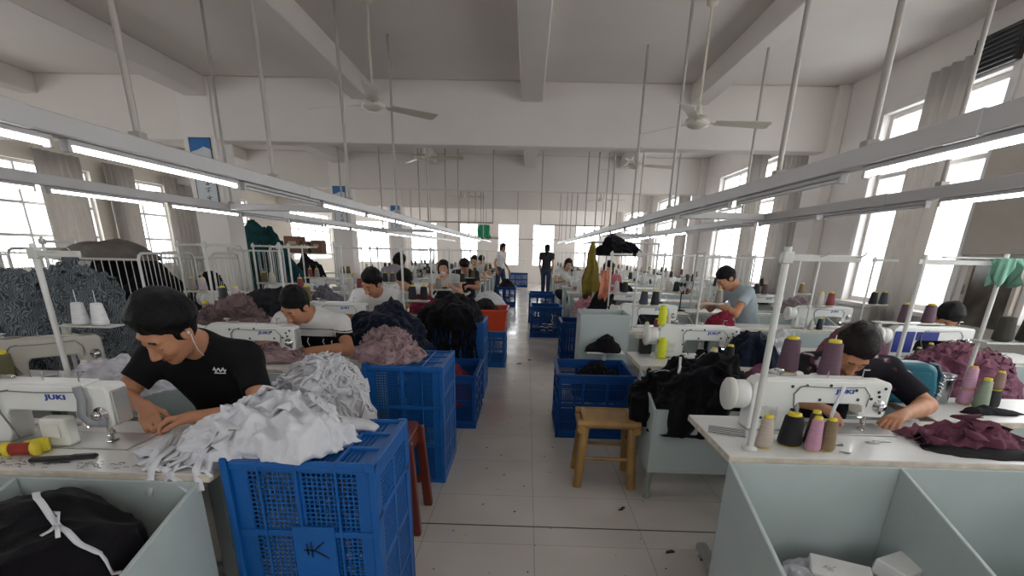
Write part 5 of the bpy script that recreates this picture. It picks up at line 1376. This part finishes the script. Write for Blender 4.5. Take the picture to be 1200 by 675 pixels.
# black seam ruler / knife
b = MB(); b.box((0, 0, 0), (.20, .030, .012), .004); b.box((.06, 0, .007), (.07, .02, .004), .002)
o = b.build('knife_handle', M_dark, None, (-1.585, 1.665, .7585), (0, 0, math.radians(16))); tag(o, 'black bladed tool lying on the nearest left table', 'tool')
b = MB(); b.prism([(-.045, -.03), (.045, -.03), (.052, .02), (.04, .035), (-.04, .035), (-.052, .02)], 0, .105, 'Z', .010, 0, None, 2); b.box((0, -.034, .06), (.05, .004, .05), .002)
o = b.build('control_box', M_white2, None, (-1.70, 1.80, .757), (0, 0, .1)); tag(o, 'white rounded control box beside the nearest left machine', 'control box')
b = MB(); b.ribbon([(-1.585, 1.795, .978), (-1.575, 1.79, .93), (-1.585, 1.785, .875), (-1.56, 1.78, .85), (-1.50, 1.785, .852)], .035, (0, -1, 0), .003); tag(b.build('cloth_scrap', mat('grey_scrap', '#8d8f93', .8)), 'grey cloth scrap hanging from the arm of the nearest left machine', 'cloth')
b = MB(); b.ribbon([(-1.62, 1.62, .753), (-1.59, 1.632, .754), (-1.56, 1.64, .753), (-1.545, 1.638, .753)], .008, (0, 0, 1), .0015); tag(b.build('dark_thread_snip', M_dark), 'curved dark offcut on the front edge of the nearest left table', 'offcut')
b = MB(); r = random.Random(12)
for i in range(70):
    x, y = r.uniform(-1.9, -1.3), r.uniform(1.585, 1.66); a = r.uniform(0, 3); l = r.uniform(.006, .03)
    b.ribbon([(x, y, .7525), (x + l * math.cos(a) * .5, y + .2 * l, .7535), (x + l * math.cos(a), y + .3 * l * math.sin(a), .7525)], .0025, (0, 0, 1), .0008)
tag(b.build('thread_snippets', mat('mixed_snips', '#55555a', .9, var=.6, scale=60)), 'loose thread snippets scattered on the nearest left table', 'snippets', None, 'stuff')

# nearest left stand and its cones; grey machine on the table behind
make_stand('white thread stand at the left of the nearest sewer', (-1.86, 2.085, .75), .70, .17, False, 0, .011)
make_machine('old beige sewing machine turned sideways, left of the plastic bags', (-2.46, 2.93, .7505), math.radians(52), .46, mat('old_beige_enamel', '#aeaa9f', .4, var=.06), False)
b = MB(); b.prism([(-.05, -.03), (.05, -.03), (.05, .03), (-.05, .03)], 0, .10, 'Z', .015, 0, None, 2); o = b.build('cloth_wad', mat('pink_wad', '#d39ba4', .8, var=.1, bump=.5, bscale=30), None, (-2.90, 2.50, .865), (.3, .6, .4)); tag(o, 'pink cloth wad on the handwheel of the old beige machine', 'cloth')
make_stand('low thread stand carrying two tall white cones behind the plastic bags', (-2.60, 2.98, .75), .275, .02, False)
b = MB(); b.box((-2.45, 2.98, 1.018), (.30, .12, .008), .002)
for x in (-2.50, -2.39): b.cyl((x, 2.98, 1.02), (x, 2.98, 1.21), .0025, 6)
tag(b.build('cone_tray', M_pole), 'white tray under the two tall white cones', 'tray')
cone('left tall white thread cone on the tray at left', (-2.50, 2.98, 1.022), '#dedede', .042, .028, .125, core=False)
cone('right tall white thread cone on the tray at left', (-2.39, 2.98, 1.022), '#e4e4e4', .042, .028, .125, core=False)
cone('tall olive thread cone left of the plastic bags', (-2.62, 2.58, .752), '#5d5a3c', .040, .034, .18)
cone('small plum thread cone beside the olive cone', (-2.60, 2.48, .752), '#3c2a34', .028, .022, .085)
cone('small mauve thread cone beside the plum cone', (-2.525, 2.49, .752), '#55434f', .028, .022, .085)
cone('small grey thread cone next to the plastic bags', (-2.45, 2.50, .752), '#6d7076', .028, .022, .085, corehex='#9a9da0')
b = MB(); b.ribbon([(-2.05, 1.95, .757), (-1.95, 2.0, .765), (-1.88, 2.02, .757), (-1.80, 2.0, .760)], .02, (0, 0, 1), .003); tag(b.build('cloth_tape', mat('pale_grey_tape', '#b0b2b4', .8)), 'pale grey tape on the table left of the nearest machine', 'tape')

# mauve and dark cones behind the nearest sewer
cone('mauve thread cone behind the nearest sewer', (-2.86, 4.50, .752), '#8c7478', .036, .026, .19)
cone('tall beige mauve thread cone right of the first mauve one', (-2.69, 4.53, .752), '#9c8378', .040, .030, .25)
cone('short navy thread cone beside the tall beige cone', (-2.61, 4.46, .752), '#262c3a', .036, .034, .09)

# nearest right table
make_stand('tall white thread stand at the left front of the nearest right table', (.90, 1.985, .75), .745, .25, False, 0, .0125)
for lab, x, y, hx, r0, r1, hh in (('cream thread cone beside the tall stand pole', .965, 2.015, '#b5a89c', .032, .022, .125), ('fat black thread cone between cream and pink cones', 1.085, 2.055, '#17161b', .047, .034, .125), ('pink thread cone right of the fat black one', 1.147, 1.995, '#b98aa0', .030, .020, .130), ('olive brown thread cone, rightmost of four on the table', 1.205, 2.0, '#7c6b50', .030, .020, .125)):
    cone(lab, (x, y, .7515), hx, r0, r1, hh)
cone('dark plum thread cone hidden behind the pink one', (1.175, 2.065, .7515), '#3a2c35', .030, .020, .135)
t = thing('cone_stand', 'white twin disc cone stand behind the nearest right machine', 'thread stand', (1.28, 2.42, .75))
b = MB(); b.cyl((0, 0, 0), (0, 0, .20), .009, 10); b.lathe([(.0001, 0), (.028, 0), (.028, .006), (.0001, .008)], n=14); b.box((.0, -.01, .20), (.2, .014, .012), .003); b.build('pole', M_pole, t)
for x, y in ((-.07, .03), (.075, -.05)):
    b = MB(); b.lathe([(.0001, .212), (.070, .212), (.073, .216), (.070, .220), (.0001, .222)], (x, y, 0), 26); b.cyl((x, y, .22), (x, y, .40), .0025, 6); b.cyl((x, y, .20), (x, y, .213), .012, 8); b.build('disc', M_white, t)
cone('left plum thread cone on the disc behind the nearest right machine', (1.21, 2.45, .972), '#5a4150', .046, .034, .150)
cone('right plum thread cone on the disc behind the nearest right machine', (1.355, 2.37, .972), '#5d4452', .046, .034, .150)
def swatch():
    m = bpy.data.materials.new('houndstooth_cloth'); m.use_nodes = True; nt = m.node_tree; bs = nt.nodes['Principled BSDF']; N = nt.nodes.new; L = nt.links.new
    tc = N('ShaderNodeTexCoord'); ck = N('ShaderNodeTexChecker'); ck.inputs['Scale'].default_value = 70; ck.inputs['Color1'].default_value = (.55, .55, .55, 1); ck.inputs['Color2'].default_value = (.06, .06, .07, 1)
    L(tc.outputs['Object'], ck.inputs[0]); L(ck.outputs[0], bs.inputs['Base Color']); bs.inputs['Roughness'].default_value = .9; return m
b = MB(); b.box((0, 0, 0), (.15, .10, .004), .001); o = b.build('cloth_swatch', swatch(), None, (.885, 2.20, .7535), (0, 0, -.35)); tag(o, 'black and white checked swatch at the left edge of the nearest right table', 'cloth')
b = MB(); b.box((1.50, 2.12, .753), (.07, .012, .004), .001); b.box((1.45, 2.10, .753), (.05, .02, .003), .001); tag(b.build('metal_guide', M_bed), 'small metal guide on the table before the right needle', 'tool')
b = MB(); b.prism([(1.27, 2.05), (1.31, 2.075), (1.30, 2.045)], .752, .755, 'Z'); b.prism([(1.245, 1.98), (1.285, 1.965), (1.27, 1.955)], .752, .755, 'Z'); tag(b.build('scrap_triangle', M_grey), 'two dark cloth corners beside the olive cone', 'offcut')
b = MB(); b.ribbon([(1.355, 2.375, .975), (1.36, 2.30, .965), (1.352, 2.222, .955), (1.345, 2.219, .92), (1.33, 2.218, .87), (1.325, 2.218, .82)], .016, (0, -1, .2), .0015); tag(b.build('cloth_tape', M_whitecloth), 'white tape hanging over the arm of the nearest right machine', 'tape')

# inside the nearest right bin
b = MB(); b.box((0, 0, .03), (.16, .11, .06), .004); o = b.build('carton', mat('white_carton', '#d8d8d6', .6), None, (1.38, 1.68, .385), (.1, .05, .5)); tag(o, 'small white carton in the nearest right bin', 'box')
b = MB(); b.box((0, 0, .012), (.20, .13, .024), .003); o = b.build('carton', MATS['white_carton'], None, (1.16, 1.66, .395), (.08, .04, -.4)); tag(o, 'flat white packet left of the carton in the right bin', 'box')
heap('plastic_bag', 'crumpled clear plastic bag at the bottom of the nearest right bin', (1.18, 1.60, .196), .33, .24, .19, '#b4b4bb', 51, m=M_film, nr=60, na=150, fold=.035, freq=11, sharp=4, wob=.06, cat='plastic bag')

# second table by the windows: bag, mug, cones, cloth
M_tealp = mat('teal_bag_leather', '#0f5f70', .35, var=.08, scale=6, bump=.08, bscale=60)
t = thing('hand_bag', 'teal handbag on the table right of the floral shirt', 'bag', (2.02, 2.82, .752), math.radians(-8))
b = MB(); b.prism([(-.13, 0), (.13, 0), (.145, .08), (.12, .19), (.07, .215), (-.09, .215), (-.135, .18)], -.055, .055, 'Y', .022, 0, None, 3); b.build('bag_body', M_tealp, t)
b = MB(); b.prism([(-.105, .07), (.085, .07), (.085, .17), (-.115, .175)], -.064, -.052, 'Y', .006, 0, None, 2); b.build('flap', M_tealp, t)
b = MB(); b.tube([(.09, 0, .205), (.135, 0, .20), (.165, 0, .15), (.165, 0, .06), (.15, 0, .01)], .011, 8); b.build('strap', mat('dark_teal_strap', '#0b3f4c', .4), t)
b = MB()
for i in range(7): b.tube([(.150 + .008 * math.sin(i * 2), -.05 + .004 * i, .16 - .02 * i), (.162 + .006 * math.sin(i * 3), -.055, .15 - .02 * i), (.152, -.052, .142 - .02 * i)], .003, 6)
b.build('key_chain', M_chrome, t)
t = thing('steel_mug', 'stainless steel mug beside the teal bag', 'mug', (2.235, 2.83, .752))
b = MB(); b.lathe([(.0001, 0), (.041, 0), (.043, .004), (.045, .12), (.047, .124), (.047, .132), (.045, .134)], n=28); b.build('mug_body', mat('brushed_steel', '#a9abae', .22, 1., var=.1, scale=5, stretch=(12, 12, .3)), t)
b = MB(); b.lathe([(.047, .134), (.048, .14), (.046, .150), (.02, .156), (.0001, .157)], n=28); b.build('lid', mat('steel_lid', '#7d8084', .3, 1.), t)
cone('pink thread cone stacked on another beside the steel mug', (2.345, 2.80, .832), '#c295ad', .031, .022, .115, corehex='#d9a25a')
cone('lower pink thread cone of the stacked pair', (2.345, 2.80, .752), '#c08fa8', .034, .030, .078)
cone('sage green thread cone between pink and brown cones', (2.385, 2.74, .752), '#8d9a86', .036, .024, .145)
cone('black banded brown thread cone right of the sage one', (2.455, 2.755, .752), '#2a2a2c', .034, .028, .09)
cone('brown mauve thread cone standing on the black one', (2.455, 2.755, .844), '#8a7168', .028, .019, .09)
heap('black_cloth', 'flat black cloth in front of the sage green cone', (2.36, 2.63, .752), .15, .06, .028, '#17161a', 55, nr=24, na=70, fold=.012, freq=7, kind=None, cat='cloth')
t = thing('thread_rack', 'white two post thread frame at the right', 'thread stand', (2.02, 2.92, 0))
b = MB(); b.cyl((0, 0, .752), (0, 0, 1.49), .011, 12); b.build('pole', M_pole, t); b = MB(); b.cyl((.40, 0, .752), (.40, 0, 1.50), .011, 12); b.build('pole', M_pole, t)
b = MB(); b.box((.20, 0, 1.455), (.46, .012, .024), .002); b.box((.24, 0, 1.478), (.3, .03, .008), .002); b.build('thread_arm', M_pole, t)
b = MB(); b.box((.60, -.02, 1.066), (.44, .12, .010), .003); b.build('cone_tray', M_pole, t)
cone('left dark olive thread cone on the high tray at the right edge', (2.52, 2.90, 1.072), '#33322a', .046, .034, .13, core=False)
cone('right dark olive thread cone on the high tray at the right edge', (2.645, 2.90, 1.072), '#2f2e28', .046, .034, .13, core=False)
t = make_machine('white sewing machine with dark blue panels by the windows', (3.42, 4.30, .7505), 0, .56, lettering=False)
b = MB(); b.box((-.475, -.056, .115), (.15, .006, .16), .002); b.box((-.30, -.056, .162), (.17, .006, .065), .002); b.build('blue_panel', mat('dark_blue_panel', '#23307e', .4), t)
make_stand('low thread stand behind the blue panelled machine', (2.80, 4.36, .75), .26, .02, False)
b = MB(); b.box((3.02, 4.36, .998), (.50, .12, .008), .002); tag(b.build('cone_tray', M_pole), 'white tray under two plum cones by the windows', 'tray')
cone('left plum thread cone above the blue panelled machine', (2.985, 4.36, 1.002), '#5a4150', .046, .036, .14)
cone('right plum thread cone above the blue panelled machine', (3.17, 4.36, 1.002), '#5d4452', .046, .036, .14)
cone('orange thread spool behind the left plum cones', (1.90, 3.74, .752), '#c4512d', .045, .042, .07, core=False)
cone('white thread spool beside the orange one', (1.80, 3.76, .752), '#cfcfcf', .045, .042, .07, core=False)
cone('fluorescent yellow thread cone on the second right machine', (1.0, 4.0, .979), '#cfd62a', .030, .026, .13, corehex='#cfd62a')
cone('lower fluorescent yellow thread cone under the other', (1.0, 3.9, .752), '#c9d02a', .034, .030, .14, corehex='#cfd62a')

# tall pale bin, right of the aisle, with its little shelf
t = thing('tall_bin', 'tall pale green bin behind the open blue crate', 'work bin', (0, 0, 0))
bin_parts(t, .50, .95, 5.31, .38, None, .955, .945, .42)
b = MB(); b.box((.73, 4.85, .62), (.34, .15, .014), .004); b.box((.73, 4.885, .58), (.03, .08, .07), .003); b.build('shelf', M_white, t)
heap('garment_pile', 'black cloth scraps on the shelf of the tall pale bin', (.73, 4.85, .627), .15, .07, .13, '#17171a', 57, nr=24, na=60, fold=.03, freq=7)
t = thing('spare_block', 'wooden block with a black box below it, on the second right table', 'block', (.92, 4.10, .752))
b = MB(); b.box((0, 0, .13), (.16, .09, .03), .004); b.build('wood_top', M_core, t); b = MB(); b.box((0, 0, .057), (.09, .07, .114), .004); b.build('black_box', M_dark, t)
b = MB(); b.prism([(-.05, 0), (.05, 0), (.05, .17), (.03, .2), (-.03, .2), (-.05, .17)], -.03, .03, 'Y', .01, 0, None, 2); o = b.build('red_bag', mat('red_plastic', '#b3202a', .4), None, (.725, 6.75, .56)); tag(o, 'small red bag at the bin end right of the aisle', 'bag')  # set free beside the bin end

# desk fans among the machines
M_fanblack = mat('fan_black', '#1b1b1d', .4)
FAN = [None]
def desk_fan(label, loc, rz=0):
    if FAN[0] is not None: return copy_tree(FAN[0], loc, rz, label)
    t = thing('desk_fan', label, 'fan', loc, rz, 'black round fans among the machines')
    b = MB()
    for rr in (.145, .11, .075, .04): b.tube([(rr * math.cos(2 * PI * i / 28), -.05 + .02 * (rr < .1), .44 + rr * math.sin(2 * PI * i / 28)) for i in range(29)], .005 if rr > .14 else .0025, 5, caps=False)
    for i in range(18): a = 2 * PI * i / 18; b.tube([(.03 * math.cos(a), -.035, .44 + .03 * math.sin(a)), (.145 * math.cos(a), -.05, .44 + .145 * math.sin(a))], .002, 5)
    b.build('guard', M_fanblack, t)
    b = MB()
    for k in range(3): b.prism([(.02, -.03), (.10, -.055), (.125, -.02), (.12, .03), (.03, .03)], -.002, .002, 'Y', 0, 0, Matrix.Translation((0, -.02, .44)) @ Matrix.Rotation(k * 2 * PI / 3, 4, 'Y'))
    b.build('blade', M_white2, t)
    b = MB(); b.lathe([(.0001, .09), (.035, .085), (.045, .05), (.045, .0), (.02, -.04), (.0001, -.05)], (0, 0, .44), 16, 'Y'); b.cyl((0, .04, .02), (0, .04, .42), .012); b.lathe([(.0001, 0), (.10, 0), (.10, .015), (.03, .03), (.0001, .035)], (0, .04, 0), 20); b.build('motor_stand', M_fanblack, t)
    t.scale = (.78, .78, .78); FAN[0] = t; return t
desk_fan('black desk fan by the windows, left of the grey shirted person', (2.10, 7.45, .752), .4)
desk_fan('black desk fan in the left line, before the far columns', (-1.9, 9.98, .752), -.2)
desk_fan('black desk fan far along the right line', (1.0, 12.5, .752), 0)

# shelf with cartons and a black sack along the left
t = thing('storage_shelf', 'white storage shelf with cartons beyond the nearest column', 'shelf', (-5.92, 15.4, 0))
for x in (-.7, .7):
    for y in (-.25, .25): b = MB(); b.box((x, y, .8), (.04, .04, 1.6), .003); b.build('post', M_pole, t)
b = MB()
for z in (.3, .80, 1.28): b.box((0, 0, z), (1.5, .56, .03), .003)
b.build('shelf_board', M_white, t)
M_card = mat('brown_carton', '#6b4d3c', .8, var=.08)
for x, w, h_, lab in ((-.42, .44, .42, 'largest brown carton on the top of the storage shelf'), (-.08, .16, .30, 'narrow brown carton right of the largest one'), (.22, .28, .33, 'small brown carton at the right on the storage shelf')):
    t = thing('carton', lab, 'box', (-5.92 + x, 15.35, 1.2965), 0, 'cartons on the storage shelf')
    b = MB(); b.box((0, 0, h_ / 2), (w, .4, h_), .006); b.build('carton_body', M_card, t); b = MB(); b.box((0, 0, h_ + .001), (.05, .41, .002)); b.box((0, -.2005, h_ * .6), (w * .5, .002, h_ * .2)); b.build('tape', mat('pale_tape', '#a58c74', .5), t)
heap('black_sack', 'big black sack under the cartons of the storage shelf', (-5.85, 14.85, .0), .55, .24, 1.15, '#17161a', 61, nr=40, na=90, fold=.04, freq=4, kind=None, cat='sack')

# scraps on the floor
b = MB(); r = random.Random(21)
for i in range(80):
    y = 1.7 + 9 * r.random() ** 2; x = r.uniform(-.42, .78) if y > 2 else r.uniform(.2, .95); s_ = r.uniform(.004, .014)
    b.prism([(x, y), (x + s_, y + .3 * s_), (x + s_ * .7, y + s_), (x + .1 * s_, y + .6 * s_)], .0, .003, 'Z')
for x, y, s_ in ((.93, 2.36, .045), (.77, 2.42, .05), (1.0, 2.28, .05), (.96, 2.22, .05), (1.04, 2.33, .04), (.60, 2.9, .03), (.62, 2.93, .025), (-.1, 7.3, .06), (.05, 7.6, .05)):
    b.prism([(x, y), (x + s_, y + .3 * s_), (x + s_ * .8, y + .7 * s_), (x + .1 * s_, y + .4 * s_)], 0, .006, 'Z')
tag(b.build('floor_scraps', M_dark), 'black cloth scraps scattered on the aisle floor', 'scraps', None, 'stuff')
t = thing('machine_pedal', 'grey pedal on the floor under the nearest right table', 'pedal', (1.05, 2.24, 0))
b = MB(); b.prism([(-.05, .02), (.05, .02), (.05, .05), (-.05, .09)], -.12, .12, 'X', .004); b.build('plate', M_grey, t); b = MB(); b.box((0, 0, .012), (.2, .2, .024), .003); b.build('base', M_steel, t)

# a pale building across the street, seen through the right windows
t = thing('apartment_block', 'pale building seen through the right windows', 'building', (26, 14, -8))
b = MB(); b.box((0, 0, 11), (8, 46, 22), .05); b.build('wall', mat('outside_plaster', '#dcdad6', .8), t)
for y in range(-20, 21, 4):
    for z in range(2, 21, 3):
        b = MB(); b.box((-4.0, y, z), (.1, 1.5, 1.4), .02); b.build('window', mat('outside_window', '#9aa3a8', .3), t)

# ------------------------------------------------------------------ light and camera
w = bpy.data.worlds.new('sky'); S.world = w; w.use_nodes = True
bg = w.node_tree.nodes['Background']; bg.inputs[0].default_value = (.93, .97, 1.0, 1); bg.inputs[1].default_value = WORLD
def portal(loc, rot, sx, sy):
    l = bpy.data.lights.new('daylight_portal', 'AREA'); l.shape = 'RECTANGLE'; l.size = sx; l.size_y = sy; l.cycles.is_portal = True
    link('daylight_portal', l, None, loc, rot)
for s0, s1, z0, z1 in OPR: portal((XR + .2, (s0 + s1) / 2, (z0 + z1) / 2), (0, PI / 2, 0), z1 - z0, s1 - s0)
for s0, s1, z0, z1 in OPL: portal((XL - .2, (s0 + s1) / 2, (z0 + z1) / 2), (0, -PI / 2, 0), z1 - z0, s1 - s0)
for s0, s1, z0, z1 in OPF: portal(((s0 + s1) / 2, YF + .2, (z0 + z1) / 2), (-PI / 2, 0, 0), s1 - s0, z1 - z0)
for s0, s1, z0, z1 in OPN: portal(((s0 + s1) / 2, YN - .2, (z0 + z1) / 2), (PI / 2, 0, 0), s1 - s0, z1 - z0)

cd = bpy.data.cameras.new('camera'); cam = link('camera', cd)
F_, CY_, H_ = 620., 531., 1.46
cd.sensor_width = 36; cd.lens = F_ / 1200 * 36; cd.shift_y = (CY_ - 337.5) / 1200; cd.clip_start = .05; cd.clip_end = 200
ya, pi_, ro = [math.radians(a) for a in (1.11, 20.87, 1.31)]
f = Vector((-math.sin(ya) * math.cos(pi_), math.cos(ya) * math.cos(pi_), -math.sin(pi_))); r0 = Vector((math.cos(ya), math.sin(ya), 0)); u0 = r0.cross(f)
rv = r0 * math.cos(ro) + u0 * math.sin(ro); uv = -r0 * math.sin(ro) + u0 * math.cos(ro)
M = Matrix.Identity(4)
for i in range(3): M[i][0], M[i][1], M[i][2] = rv[i], uv[i], -f[i]
M.translation = Vector((0, 0, H_)); cam.matrix_world = M
S.camera = cam
S.view_settings.view_transform = 'Standard'; S.view_settings.look = 'None'; S.view_settings.exposure = EXPOSURE; S.view_settings.gamma = 1; S.view_settings.use_curve_mapping = False
c = S.cycles
c.use_denoising = True; c.max_bounces = 8; c.diffuse_bounces = 5; c.glossy_bounces = 3; c.transparent_max_bounces = 12; c.sample_clamp_indirect = 6; c.caustics_reflective = False; c.caustics_refractive = False
